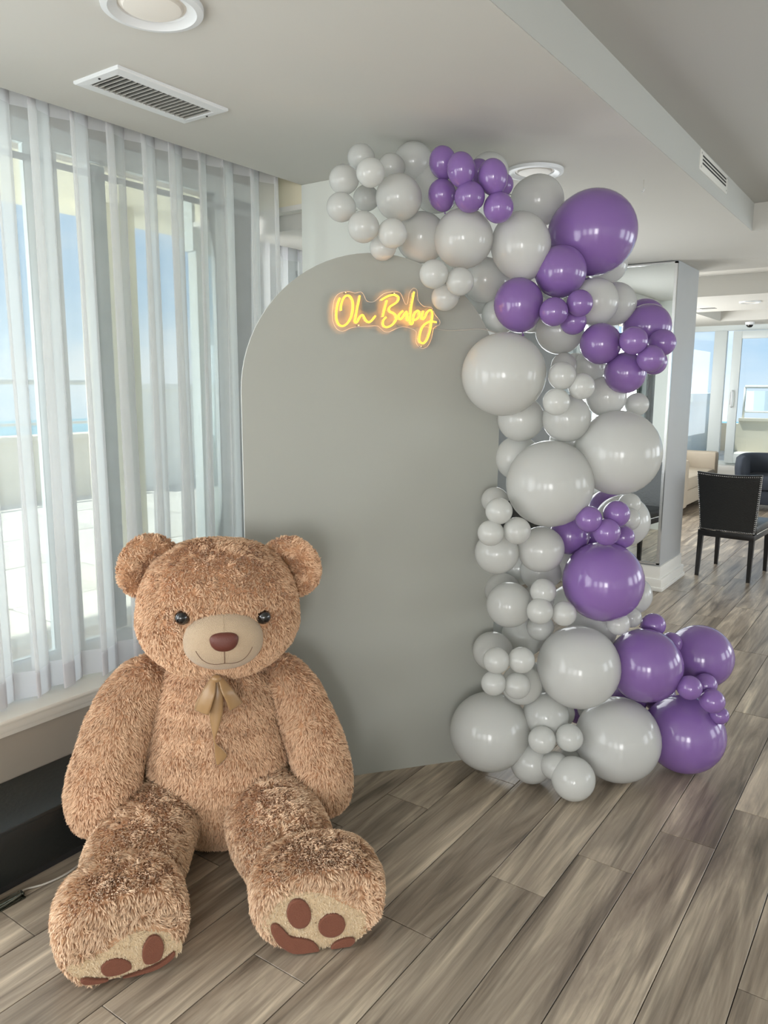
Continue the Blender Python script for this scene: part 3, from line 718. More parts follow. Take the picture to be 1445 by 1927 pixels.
bme = {'w': balloon_mesh('balloon_white', M['bw']), 'p': balloon_mesh('balloon_purple', M['bp'])}
kme = {'w': knot_mesh('knot_white', M['bw']), 'p': knot_mesh('knot_purple', M['bp'])}
big_labels = {29: 'largest purple balloon, near the ceiling', 79: 'large purple balloon halfway down the garland', 105: 'large purple balloon on the floor at right',
              96: 'large purple balloon beside the big white one near the floor', 97: 'large purple balloon standing out furthest to the right',
              47: 'large white balloon beside the end of the neon sign cable', 58: 'large white balloon in front at mid height', 59: 'large white balloon at mid height, right side',
              95: 'large white balloon above the floor cluster', 106: 'large white balloon on the floor, front right', 107: 'large white balloon on the floor against the backdrop',
              13: 'large white balloon above the neon sign', 30: 'medium purple balloon below the largest purple one', 31: 'medium purple balloon catching the neon glow',
              28: 'white balloon touching the largest purple one'}
for i, (x, y, z, r, c, st) in enumerate(BALLOONS):
    o = bpy.data.objects.new('balloon', bme[c]); COL.objects.link(o); o.parent = bg_
    o.location = (x + 1.15, y - 2.95, z)
    # knots point at the spine of the garland
    spx = float(np.interp(z, [0, .6, 1.2, 1.7, 2.0, 2.2, 2.5], [-1.05, -1.10, -1.12, -1.15, -1.20, -1.45, -1.6])); spy = float(np.interp(z, [0, 1.7, 2.2, 2.5], [3.2, 3.15, 2.95, 2.75]))
    d = Vector((spx - x, spy - y, rng.uniform(-.08, .05)))
    if d.length < 0.05: d = Vector((0.2, 1, 0))
    d.normalize()
    o.rotation_euler = (-d).to_track_quat('Z', 'Y').to_euler(); o.scale = (r, r, r * 1.03)
    if st != 1: o.rotation_euler = (0.15, -0.12, 0); o.scale = (r * .97, r * .97, r * st)
    size = 'large' if r > 0.12 else ('medium' if r > 0.07 else 'small')
    o['label'] = big_labels.get(i, '%s %s balloon' % (size, 'white' if c == 'w' else 'purple'))
    kk_ = bpy.data.objects.new('knot', kme[c]); COL.objects.link(kk_); kk_.parent = o

# ================================================================= LOW BLACK BENCH, WIRE
lb = empty('low_bench', (-2.39, 0.5, 0)); tag(lb, 'low matt black bench box along the wall under the window sill', 'bench')
boxes('carcass', [(-.135, .142, -2.5, 1.55, 0.03, 0.205)], M['black'], lb, bev=0.004)
boxes('top', [(-.142, .152, -2.5, 1.56, 0.205, 0.222)], M['black'], lb, bev=0.004)
boxes('plinth', [(-.13, .125, -2.48, 1.53, 0.0, 0.03)], M['dark'], lb)
pc = tag(tube('power_cord', smooth_curve([(-2.185, .9, .004), (-2.20, 1.12, .004), (-2.22, 1.165, .004), (-2.195, 1.22, .004), (-2.185, 1.29, .004), (-2.20, 1.36, .004), (-2.225, 1.42, .004)], 6), .0035, M['wire']), 'thin pale cord lying on the floor along the black bench', 'cord')
br = empty('cable_cover', (-2.195, 1.02, 0)); tag(br, 'clear plastic cable cover on the floor at the foot of the black bench', 'cable cover')
boxes('base', [(-.02, .012, -.2, .13, 0, .006)], M['glass'], br); boxes('lid', [(-.016, .008, -.2, .13, .006, .020)], M['glass'], br, bev=.003)

# ================================================================= TEDDY BEAR
# local frame: x = bear's left-to-right as seen, -y = towards its feet, z up.  Helper P(R,F,Z) -> (R,-F,Z)
tb = empty('teddy_bear', (-1.98, 1.79, 0), math.atan2(0.742, 0.6706))
tag(tb, 'giant fluffy tan teddy bear with gold ribbon bow sitting on the floor', 'teddy bear')

_G = rng.random((32, 32, 32, 3)) * 2 - 1


def vnoise(P, s):
    q = P * s; i = np.floor(q).astype(int); f = q - i; f = f * f * (3 - 2 * f); out = 0
    for a in (0, 1):
        for b in (0, 1):
            for c in (0, 1):
                w = (f[:, 0] if a else 1 - f[:, 0]) * (f[:, 1] if b else 1 - f[:, 1]) * (f[:, 2] if c else 1 - f[:, 2])
                out = out + _G[(i[:, 0] + a) % 32, (i[:, 1] + b) % 32, (i[:, 2] + c) % 32] * w[:, None]
    return out


def fur_mesh(name, V, F, m, parent, density, length, width, keep=None, flow=(0, 0, -1), lift=0.6, swirl=0.8, loc=None, clump=.013, turn=.6):
    """base surface plus tapered tufts joined into one mesh"""
    V = np.asarray(V, float); F = np.asarray(F, int)
    a, b, c, d = V[F[:, 0]], V[F[:, 1]], V[F[:, 2]], V[F[:, 3]]
    n1 = np.cross(b - a, c - a); n2 = np.cross(c - a, d - a); A1 = np.linalg.norm(n1, axis=1) / 2; A2 = np.linalg.norm(n2, axis=1) / 2
    T0 = np.concatenate([a, a]); T1 = np.concatenate([b, c]); T2 = np.concatenate([c, d]); NN = np.concatenate([n1, n2]); AA = np.concatenate([A1, A2])
    ok = AA > 1e-9; T0, T1, T2, NN, AA = T0[ok], T1[ok], T2[ok], NN[ok], AA[ok]
    NN = NN / np.linalg.norm(NN, axis=1)[:, None]
    cnt = int(AA.sum() * density)
    ix = rng.choice(len(AA), cnt, p=AA / AA.sum()); u = rng.random(cnt); v = rng.random(cnt); sw = u + v > 1; u[sw] = 1 - u[sw]; v[sw] = 1 - v[sw]
    P = T0[ix] + (T1[ix] - T0[ix]) * u[:, None] + (T2[ix] - T0[ix]) * v[:, None]; Nn = NN[ix]
    if keep is not None:
        k = keep(P); P, Nn = P[k], Nn[k]
    fl = np.array(flow, float)
    fld = fl[None, :] + vnoise(P + 5.3, 11) * swirl * 0.7 + vnoise(P + 9.1, 46) * swirl + vnoise(P, 110) * swirl * 0.5
    fld = fld - Nn * (fld * Nn).sum(1)[:, None]
    fld /= (np.linalg.norm(fld, axis=1)[:, None] + 1e-6)
    jit = rng.normal(0, .16, P.shape)
    lf = lift * (1 + .5 * vnoise(P + 2.2, 30)[:, :1])
    D = fld * 0.8 + Nn * lf + jit; D /= np.linalg.norm(D, axis=1)[:, None]
    Ln = length * rng.uniform(.7, 1.2, len(P)) * (1 + .25 * vnoise(P + 3.3, 25)[:, 0])
    bend = fld * 0.55 - Nn * 0.25 + rng.normal(0, .15, P.shape)
    W = np.cross(D, Nn + rng.normal(0, turn, P.shape)); W /= np.linalg.norm(W, axis=1)[:, None] + 1e-6
    w = width * rng.uniform(.7, 1.3, len(P))
    R0 = P - Nn * 0.003
    mid = P + D * (Ln * .55)[:, None]
    D2 = D + bend * .8; D2 /= np.linalg.norm(D2, axis=1)[:, None]
    tip = mid + D2 * (Ln * .5)[:, None]
    # clumping: tips of neighbouring tufts draw together
    cell = np.floor(P / clump); hsh = np.sin(cell @ np.array([12.9898, 78.233, 37.719])) * 43758.5453; h1 = hsh - np.floor(hsh)
    h2 = np.modf(np.abs(hsh) * 7.31)[0]; h3 = np.modf(np.abs(hsh) * 3.77)[0]
    cc0 = (cell + np.stack([h1, h2, h3], 1)) * clump; cc0 = cc0 - Nn * (((cc0 - P) * Nn).sum(1))[:, None] + (fld * .6 + Nn * .45) * length
    tip = tip * .6 + cc0 * .4; mid = mid * .85 + (P + (cc0 - P) * .55) * .15
    n = len(P)
    TV = np.stack([R0 - W * w[:, None], R0 + W * w[:, None], mid + W * (w * .8)[:, None], mid - W * (w * .8)[:, None], tip], 1).reshape(-1, 3)
    base = len(V)
    allV = np.concatenate([V, TV])
    q = base + np.arange(n)[:, None] * 5
    Q = np.concatenate([q, q + 1, q + 2, q + 3], 1); Tr = np.concatenate([q + 3, q + 2, q + 4], 1)
    loops = np.concatenate([F.ravel(), Q.ravel(), Tr.ravel()])
    nq = len(F) + n; starts = np.concatenate([np.arange(nq) * 4, nq * 4 + np.arange(n) * 3])
    me = bpy.data.meshes.new(name)
    me.vertices.add(len(allV)); me.vertices.foreach_set('co', allV.ravel())
    me.loops.add(len(loops)); me.loops.foreach_set('vertex_index', loops.astype(np.int32))
    me.polygons.add(nq + n); me.polygons.foreach_set('loop_start', starts.astype(np.int32))
    me.polygons.foreach_set('use_smooth', np.ones(nq + n, bool))
    me.update(calc_edges=True)
    at = me.attributes.new('fur', 'FLOAT_VECTOR', 'POINT')
    big = .5 + .5 * vnoise(np.concatenate([V, P]), 7)[:, 0]
    rnd = rng.random(n)
    tone = np.clip(.5 * big[base:] + .5 * rnd, 0, 1)
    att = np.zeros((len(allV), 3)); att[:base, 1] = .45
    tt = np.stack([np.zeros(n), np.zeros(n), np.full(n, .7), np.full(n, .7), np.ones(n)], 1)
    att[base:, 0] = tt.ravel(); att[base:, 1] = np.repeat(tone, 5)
    at.data.foreach_set('vector', att.astype(np.float32).ravel())
    me.materials.append(m)
    me.validate()
    o = bpy.data.objects.new(name, me); COL.objects.link(o); o.parent = parent
    if loc: o.location = loc
    return o


def sph(cx, cy, cz, rx, ry, rz, seg=40, rings=28, pw=2.0, fn=None):
    """superellipsoid in (R, F, Z); returned in local axes"""
    t = np.linspace(0, np.pi, rings + 1); k = np.linspace(0, 2 * np.pi, seg, endpoint=False)
    T, K = np.meshgrid(t, k, indexing='ij')
    X = np.sin(T) * np.cos(K); Y = np.sin(T) * np.sin(K); Z = np.cos(T)
    if pw != 2.0:
        s = (np.abs(X) ** pw + np.abs(Y) ** pw + np.abs(Z) ** pw) ** (1 / pw); X, Y, Z = X / s, Y / s, Z / s
    Q = np.stack([X, Y, Z], -1).reshape(-1, 3)
    if fn: Q = fn(Q)
    Vv = np.stack([cx + Q[:, 0] * rx, -(cy + Q[:, 1] * ry), cz + Q[:, 2] * rz], 1)
    idx = np.arange((rings + 1) * seg).reshape(rings + 1, seg); nx = np.roll(idx, -1, 1)
    Fa = np.stack([idx[:-1], nx[:-1], nx[1:], idx[1:]], -1).reshape(-1, 4)
    return Vv, Fa[:, ::-1][:, ::-1]


def orient(V, F):
    c = V.mean(0); a = V[F[:, 0]]; n = np.cross(V[F[:, 1]] - a, V[F[:, 2]] - a) + np.cross(V[F[:, 2]] - a, V[F[:, 3]] - a)
    s = ((V[F].mean(1) - c) * n).sum(1)
    return F if np.median(s) > 0 else F[:, ::-1]


def limb(path, seg=32, sub=6, cap=True):
    """path of (R,F,Z,rx,rz): tube with elliptical sections and round ends"""
    P = [Vector(p[:3]) for p in path]; c = smooth_curve(P, sub); rr = smooth_curve([(p[3], p[4], 0) for p in path], sub)
    V = []
    n = len(c)
    for i in range(n):
        t = (c[min(i + 1, n - 1)] - c[max(i - 1, 0)]).normalized()
        side = Vector((1, 0, 0)); side = (side - t * side.dot(t)).normalized(); up = side.cross(t)
        for k in range(seg):
            q = 2 * math.pi * k / seg; p = c[i] + side * math.cos(q) * rr[i].x + up * math.sin(q) * rr[i].y
            V.append((p.x, -p.y, p.z))
    V = np.array(V); idx = np.arange(n * seg).reshape(n, seg); nx = np.roll(idx, -1, 1)
    F = np.stack([idx[:-1], nx[:-1], nx[1:], idx[1:]], -1).reshape(-1, 4)
    return V, F


DEN = 92000
# torso: stacked rings
prof = [(0.008, .10, .14, .10), (.02, .17, .165, .13), (.06, .215, .19, .15), (.13, .238, .208, .165), (.22, .250, .215, .17), (.31, .250, .213, .17), (.40, .238, .205, .165), (.48, .222, .195, .16), (.55, .205, .182, .15), (.61, .18, .165, .14), (.66, .14, .14, .12), (.70, .06, .07, .07), (.705, .005, .01, .01)]
pr_ = smooth_curve([(a, b, c) for a, b, c, d in prof], 5); pb_ = smooth_curve([(a, d, 0) for a, b, c, d in prof], 5)
V = []; seg = 56
for i, p in enumerate(pr_):
    for k in range(seg):
        q = 2 * math.pi * k / seg; fy = math.sin(q); R_ = p.y * math.cos(q); F_ = (p.z if fy > 0 else pb_[i].y) * fy
        crease = 0.0
        if fy > 0: crease = 0.007 * math.sin(p.x * 62 + 1.5 * math.cos(q)) * fy * (1 if .1 < p.x < .55 else 0)
        V.append((R_ - .005, -(F_ + .005 + crease), p.x))
V = np.array(V); idx = np.arange(len(pr_) * seg).reshape(-1, seg); nx = np.roll(idx, -1, 1)
F = orient(V, np.stack([idx[:-1], nx[:-1], nx[1:], idx[1:]], -1).reshape(-1, 4))
inside_head = lambda P: ~((((P[:, 0] - .012) / .23) ** 2 + ((P[:, 1] + .055) / .2) ** 2 + ((P[:, 2] - .855) / .21) ** 2) < 1)
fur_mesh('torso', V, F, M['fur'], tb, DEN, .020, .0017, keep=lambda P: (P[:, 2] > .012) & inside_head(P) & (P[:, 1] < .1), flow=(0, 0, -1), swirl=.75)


# head with fuller cheeks
def headf(Q):
    Q = Q.copy(); z = Q[:, 2]
    ch = np.clip(-z, 0, 1)
    Q[:, 0] *= 1 + .05 * np.exp(-((z + .35) / .35) ** 2)
    Q[:, 2] = np.where(z > 0, z * (1 - .04 * (1 - Q[:, 0] ** 2)), z)
    # eye-line dip between brow and muzzle
    f = np.clip(Q[:, 1], 0, 1)
    Q[:, 1] -= .07 * f * np.exp(-((z - .02) / .22) ** 2)
    return Q


V, F = sph(.012, .055, .853, .262, .228, .238, 64, 44, 2.25, headf); F = orient(V, F)
muz = lambda P: ((P[:, 0] - .022) / .118) ** 2 + ((P[:, 2] - .797) / .090) ** 2
eyes = lambda P: (((P[:, 0] + .100) ** 2 + (P[:, 2] - .877) ** 2) > .024 ** 2) & (((P[:, 0] - .149) ** 2 + (P[:, 2] - .860) ** 2) > .024 ** 2)
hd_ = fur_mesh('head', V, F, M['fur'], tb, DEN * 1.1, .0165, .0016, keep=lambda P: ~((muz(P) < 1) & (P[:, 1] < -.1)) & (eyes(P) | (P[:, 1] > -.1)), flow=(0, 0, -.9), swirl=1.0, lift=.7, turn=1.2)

# ears: cupped discs
for s, cx, cz, rot in ((-1, -.213, .998, 24), (1, .262, .975, -24)):
    def earf(Q, s=s):
        Q = Q.copy(); r = np.sqrt(Q[:, 0] ** 2 + Q[:, 2] ** 2); fr = Q[:, 1] > 0
        Q[:, 1] = np.where(fr, Q[:, 1] - .8 * np.exp(-(r / .55) ** 2.5), Q[:, 1])
        return Q
    V, F = sph(0, 0, 0, .102, .046, .108, 40, 26, 2.2, earf); F = orient(V, F)
    a = math.radians(rot); c_, s_ = math.cos(a), math.sin(a)
    yaw = math.radians(-24 * s)
    V = V @ np.array([[math.cos(yaw), math.sin(yaw), 0], [-math.sin(yaw), math.cos(yaw), 0], [0, 0, 1]])
    V = V @ np.array([[c_, 0, -s_], [0, 1, 0], [s_, 0, c_]]); V = V + np.array([cx, -.035, cz])
    er = fur_mesh('ear', V, F, M['fur'], hd_, DEN, .016, .0016, keep=lambda P, cx=cx, cz=cz, s=s: ~((((P[:, 0] - cx + s * .034) / .040) ** 2 + ((P[:, 2] - cz + .022) / .050) ** 2 < 1) & (P[:, 1] < -.03)), flow=(0, 0, .2), swirl=1.0)

# muzzle, nose, mouth, eyes
V, F = sph(.022, .245, .797, .128, .088, .096, 40, 28, 2.15)
mz = link('muzzle', V, F, M['muzzle'], tb, smooth=True)


def muzf(R, Z, off=.0):
    q = 1 - abs((R - .022) / .128) ** 2.15 - abs((Z - .797) / .096) ** 2.15
    return .245 + .088 * max(q, .0) ** (1 / 2.15) + off


V, F = sph(.024, muzf(.024, .814) - .006, .814, .043, .020, .030, 28, 18, 2.5, lambda Q: np.stack([Q[:, 0] * (1 + .18 * Q[:, 2]), Q[:, 1], Q[:, 2]], 1))
link('nose', V, F, M['nose'], mz, smooth=True)
th = [(.024, z) for z in np.linspace(.787, .742, 8)]
tube('mouth_seam', [(R, -muzf(R, z, .0005), z) for R, z in th], .0011, M['thread'], mz, 6)
for s in (-1, 1):
    arc = [(.024 + s * .088 * math.sin(a), .792 - .043 * math.sin(a / 1.45 * math.pi / 2) ** 1 if False else .742 + .048 * (math.sin(a)) ** 3.2 - .006 * math.sin(2 * a)) for a in np.linspace(0, 1.42, 16)]
    tube('mouth_seam', [(R, -muzf(R, z, .0005), z) for R, z in arc], .0009, M['thread'], mz, 6)
tube('muzzle_seam', [(.024, -muzf(.024, z, .0000), z) for z in np.linspace(.845, .888, 10)], .0009, M['muzzle'], mz, 6)
for ex, ez, ef in ((-.100, .877, .247), (.149, .860, .236)):
    e_ = lathe('eye', [(0, .034), (.010, .031), (.018, .024), (.0235, .013), (.0245, .004), (.023, -.006), (0, -.02)], M['eye'], hd_, 24)
    e_.location = (ex, -ef, ez); e_.rotation_euler = Vector((ex * .9, -.28, .08)).to_track_quat('Z', 'Y').to_euler()

# arms
arms = [
    [(-.185, -.01, .600, .055, .055), (-.235, .01, .590, .085, .085), (-.290, .03, .530, .102, .100), (-.335, .06, .440, .108, .105), (-.368, .09, .340, .112, .112), (-.386, .12, .250, .118, .12), (-.384, .14, .180, .108, .105), (-.380, .15, .135, .075, .07), (-.378, .15, .108, .01, .01)],
    [(.170, .0, .585, .055, .055), (.215, .02, .570, .082, .082), (.265, .04, .505, .095, .095), (.305, .07, .420, .096, .098), (.338, .10, .330, .098, .10), (.358, .13, .240, .098, .105), (.362, .15, .170, .088, .09), (.360, .16, .125, .062, .06), (.358, .16, .100, .01, .01)]]
for ap in arms:
    V, F = limb(ap); F = orient(V, F)
    fur_mesh('arm', V, F, M['fur'], tb, DEN, .020, .0017, flow=(0, 0, -1), swirl=.8, lift=.6)

# legs with feet, soles and paw pads
LEFT_PADS = [[[0.006, -0.08], [0.003, -0.091], [-0.008, -0.098], [-0.023, -0.101], [-0.041, -0.097], [-0.057, -0.088], [-0.068, -0.076], [-0.072, -0.063], [-0.069, -0.052], [-0.059, -0.045], [-0.044, -0.043], [-0.027, -0.046], [-0.011, -0.055], [0.001, -0.067]],
    [[0.09, -0.073], [0.082, -0.09], [0.07, -0.1], [0.057, -0.101], [0.045, -0.092], [0.037, -0.077], [0.035, -0.058], [0.038, -0.038], [0.046, -0.022], [0.057, -0.012], [0.07, -0.011], [0.082, -0.019], [0.09, -0.034], [0.093, -0.053]],
    [[-0.054, -0.116], [-0.059, -0.12], [-0.069, -0.118], [-0.084, -0.113], [-0.099, -0.104], [-0.113, -0.094], [-0.121, -0.084], [-0.124, -0.077], [-0.119, -0.074], [-0.109, -0.075], [-0.095, -0.081], [-0.079, -0.09], [-0.066, -0.1], [-0.057, -0.109]],
    [[0.123, -0.084], [0.115, -0.114], [0.088, -0.141], [0.056, -0.151], [0.006, -0.144], [-0.018, -0.131], [0.032, -0.127], [0.07, -0.119], [0.096, -0.1], [0.113, -0.084]],
    [[-0.149, -0.023], [-0.126, -0.024], [-0.073, -0.009], [-0.023, 0.022], [0.039, 0.036], [0.088, 0.012], [0.137, -0.049], [0.145, -0.089], [0.121, -0.124], [0.056, -0.147], [-0.043, -0.133], [-0.118, -0.09], [-0.151, -0.05]]]
RIGHT_PADS = [[[-0.033, 0.007], [-0.033, -0.013], [-0.04, -0.03], [-0.052, -0.039], [-0.067, -0.039], [-0.082, -0.031], [-0.093, -0.015], [-0.1, 0.005], [-0.099, 0.025], [-0.092, 0.041], [-0.08, 0.051], [-0.065, 0.051], [-0.051, 0.043], [-0.039, 0.027]],
    [[0.065, -0.04], [0.065, -0.057], [0.057, -0.072], [0.044, -0.081], [0.027, -0.083], [0.01, -0.078], [-0.004, -0.066], [-0.011, -0.05], [-0.011, -0.034], [-0.003, -0.019], [0.01, -0.01], [0.027, -0.008], [0.044, -0.013], [0.058, -0.025]],
    [[0.094, -0.103], [0.093, -0.11], [0.085, -0.118], [0.072, -0.124], [0.056, -0.128], [0.041, -0.128], [0.03, -0.125], [0.024, -0.119], [0.026, -0.112], [0.034, -0.104], [0.047, -0.098], [0.062, -0.094], [0.077, -0.094], [0.089, -0.097]],
    [[-0.146, -0.029], [-0.138, -0.015], [-0.121, -0.022], [-0.091, -0.061], [-0.063, -0.07], [-0.029, -0.087], [-0.011, -0.113], [-0.015, -0.128], [-0.071, -0.121], [-0.105, -0.101], [-0.132, -0.069]],
    [[-0.172, -0.013], [-0.144, 0.035], [-0.096, 0.073], [-0.034, 0.082], [0.035, 0.068], [0.106, 0.011], [0.134, -0.04], [0.127, -0.094], [0.084, -0.122], [0.02, -0.134], [-0.036, -0.128], [-0.105, -0.101], [-0.152, -0.055]]]

legs = [
    (-1, [(-.13, .03, .13, .07, .07), (-.175, .08, .135, .13, .12), (-.225, .18, .137, .150, .122), (-.258, .30, .135, .158, .120), (-.270, .40, .128, .152, .112), (-.275, .48, .108, .130, .092), (-.28, .56, .105, .10, .08), (-.28, .58, .115, .01, .01)], (-.285, .600, .125), (.25, .968), (.172, .134)),
    (1, [(.12, .03, .13, .07, .07), (.145, .08, .137, .13, .124), (.165, .18, .140, .150, .127), (.182, .30, .140, .160, .124), (.20, .40, .130, .152, .115), (.225, .48, .108, .134, .092), (.25, .56, .105, .10, .08), (.25, .58, .115, .01, .01)], (.270, .600, .125), (0.0, 1.0), (.190, .127))]
for s, lp, C, Nn_, (fa, fb) in legs:
    V, F = limb(lp); F = orient(V, F)
    V[:, 2] = np.maximum(V[:, 2], .012)
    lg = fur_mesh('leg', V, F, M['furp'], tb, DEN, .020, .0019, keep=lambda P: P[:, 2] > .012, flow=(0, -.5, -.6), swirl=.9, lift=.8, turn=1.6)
    nx_, ny_ = Nn_; S_ = (ny_, -nx_)
    # foot: flattened front with a rounded furry dome

    def footf(Q):
        Q = Q.copy(); Q[:, 1] = np.where(Q[:, 1] > .55, .55 + (Q[:, 1] - .55) * .18, Q[:, 1]); return Q
    V, F = sph(0, 0, 0, fa, .165, fb, 56, 40, 2.5, footf)
    loc_ = V.copy(); loc_[:, 1] *= -1        # (side, normal, up)
    W_ = np.stack([C[0] + loc_[:, 0] * S_[0] + loc_[:, 1] * nx_, -(C[1] + loc_[:, 0] * S_[1] + loc_[:, 1] * ny_), C[2] + loc_[:, 2]], 1)
    F = orient(W_, F); W_[:, 2] = np.maximum(W_[:, 2], .006)

    def soft(P, C=C, nx_=nx_, ny_=ny_, S_=S_, poly=np.array((LEFT_PADS if s < 0 else RIGHT_PADS)[-1])):
        dn = (P[:, 0] - C[0]) * nx_ + (-P[:, 1] - C[1]) * ny_; sx = (P[:, 0] - C[0]) * S_[0] + (-P[:, 1] - C[1]) * S_[1]; uz = P[:, 2] - C[2]
        ins = np.zeros(len(P), bool); q = poly * .95; j = len(q) - 1
        for i in range(len(q)):
            c = (q[i, 1] > uz) != (q[j, 1] > uz); xs = (q[j, 0] - q[i, 0]) * (uz - q[i, 1]) / (q[j, 1] - q[i, 1] + 1e-9) + q[i, 0]
            ins ^= c & (sx < xs); j = i
        return ~(ins & (dn > .05)) & (P[:, 2] > .012)
    ft = fur_mesh('foot', W_, F, M['furp'], lg, DEN, .022, .002, keep=soft, flow=(0, -.7, -.5), swirl=.9, lift=.85, turn=1.6)
    pads = LEFT_PADS if s < 0 else RIGHT_PADS

    def plane(p, off):
        sx, uz = p; uz = uz if (s > 0 or uz > -.088) else -.088 + (uz + .088) * .45; return (C[0] + sx * S_[0] + (0.100 + off) * nx_, -(C[1] + sx * S_[1] + (0.100 + off) * ny_), max(C[2] + uz, .006))

    # cream sole follows the stitched outline
    ol = [Vector((p[0], p[1], 0)) for p in pads[-1]]; cc_ = sum(ol, Vector()) / len(ol); ol = smooth_curve(ol, 4, cyclic=True)
    rings = 9; V = []
    for i in range(rings + 1):
        q = i / rings
        for p in ol:
            p2 = cc_ + (p - cc_) * (1 - q * .98); V.append(plane((p2.x, p2.y), .010 * (1 - (1 - q) ** 2.5) - .002))
    n = len(ol); idx = np.arange((rings + 1) * n).reshape(-1, n); nxx = np.roll(idx, -1, 1)
    F = np.stack([idx[:-1], nxx[:-1], nxx[1:], idx[1:]], -1).reshape(-1, 4); V = np.array(V)
    a = V[F[:, 0]]; nrm = np.cross(V[F[:, 1]] - a, V[F[:, 2]] - a).sum(0)
    if nrm @ np.array([nx_, -ny_, 0]) < 0: F = F[:, ::-1]
    so = fur_mesh('sole', V, F, M['cream_plush'], lg, 90000, .0075, .0013, flow=(0, 0, -1), swirl=.9, lift=.45)
    for pp in pads[:-1]:
        pol = smooth_curve([Vector((p[0], p[1], 0)) for p in pp], 3, cyclic=True); n = len(pol); c2 = sum(pol, Vector()) / n
        bm = bmesh.new(); r1 = [bm.verts.new(plane((p.x, p.y), .006)) for p in pol]; r2 = [bm.verts.new(plane((p.x, p.y), .0135)) for p in pol]
        r3 = [bm.verts.new(plane((c2.x + (p.x - c2.x) * .9, c2.y + (p.y - c2.y) * .9), .0155)) for p in pol]
        for i in range(n):
            j = (i + 1) % n; bm.faces.new((r1[i], r1[j], r2[j], r2[i])); bm.faces.new((r2[i], r2[j], r3[j], r3[i]))
        bm.faces.new(r3)
        # same depth as its sibling parts: the pads hang under the leg like the sole does
        bm_link('paw_pad', bm, M['brown'], lg, smooth=False)

# ribbon bow at the throat
def ribbon(name, rows, parent, m):
    """rows of (left point, right point) in (R,F,Z)"""
    l = smooth_curve([r[0] for r in rows], 5); r = smooth_curve([r[1] for r in rows], 5); V = []
    for a, b in zip(l, r):
        for k in range(7):
            t = k / 6; p = a.lerp(b, t); V.append((p.x, -(p.y + .004 * math.sin(math.pi * t)), p.z))
    n = len(l); idx = np.arange(n * 7).reshape(n, 7); F = np.stack([idx[:-1, :-1], idx[:-1, 1:], idx[1:, 1:], idx[1:, :-1]], -1).reshape(-1, 4)
    o = link(name, V, F.tolist(), m, parent, smooth=True)
    md = o.modifiers.new('thickness', 'SOLIDIFY'); md.thickness = .0012
    return o


bw = empty('ribbon_bow'); bw.parent = tb
bw['label'] = 'gold satin ribbon bow'
ribbon('loop', [((-.020, .225, .664), (-.004, .23, .664)), ((-.045, .24, .630), (-.008, .262, .625)), ((-.064, .238, .590), (-.020, .268, .585)), ((-.076, .232, .560), (-.031, .262, .550))], bw, M['satin'])
ribbon('loop', [((-.004, .222, .655), (-.016, .215, .655)), ((-.035, .228, .620), (-.066, .222, .590)), ((-.031, .250, .551), (-.076, .226, .561))], bw, M['satin'])
ribbon('loop', [((.002, .23, .664), (.016, .225, .662)), ((.012, .262, .625), (.048, .240, .625)), ((.026, .262, .590), (.068, .235, .590)), ((.036, .258, .556), (.079, .228, .570))], bw, M['satin'])
ribbon('loop', [((.004, .222, .655), (.016, .215, .650)), ((.022, .238, .610), (.05, .225, .600)), ((.036, .250, .557), (.079, .222, .570))], bw, M['satin'])
ribbon('tail', [((-.008, .226, .655), (.004, .226, .655)), ((-.022, .236, .610), (.016, .242, .610)), ((-.028, .240, .545), (.014, .246, .550)), ((-.024, .242, .495), (-.003, .250, .490)), ((-.018, .242, .450), (-.014, .250, .452)), ((-.016, .240, .420), (.012, .243, .418)), ((-.015, .238, .395), (.024, .240, .392)), ((-.012, .236, .366), (-.004, .237, .362))], bw, M['satin'])
V, F = sph(-.003, .232, .660, .017, .014, .014, 16, 10); link('knot', V, F, M['satin'], bw, smooth=True)

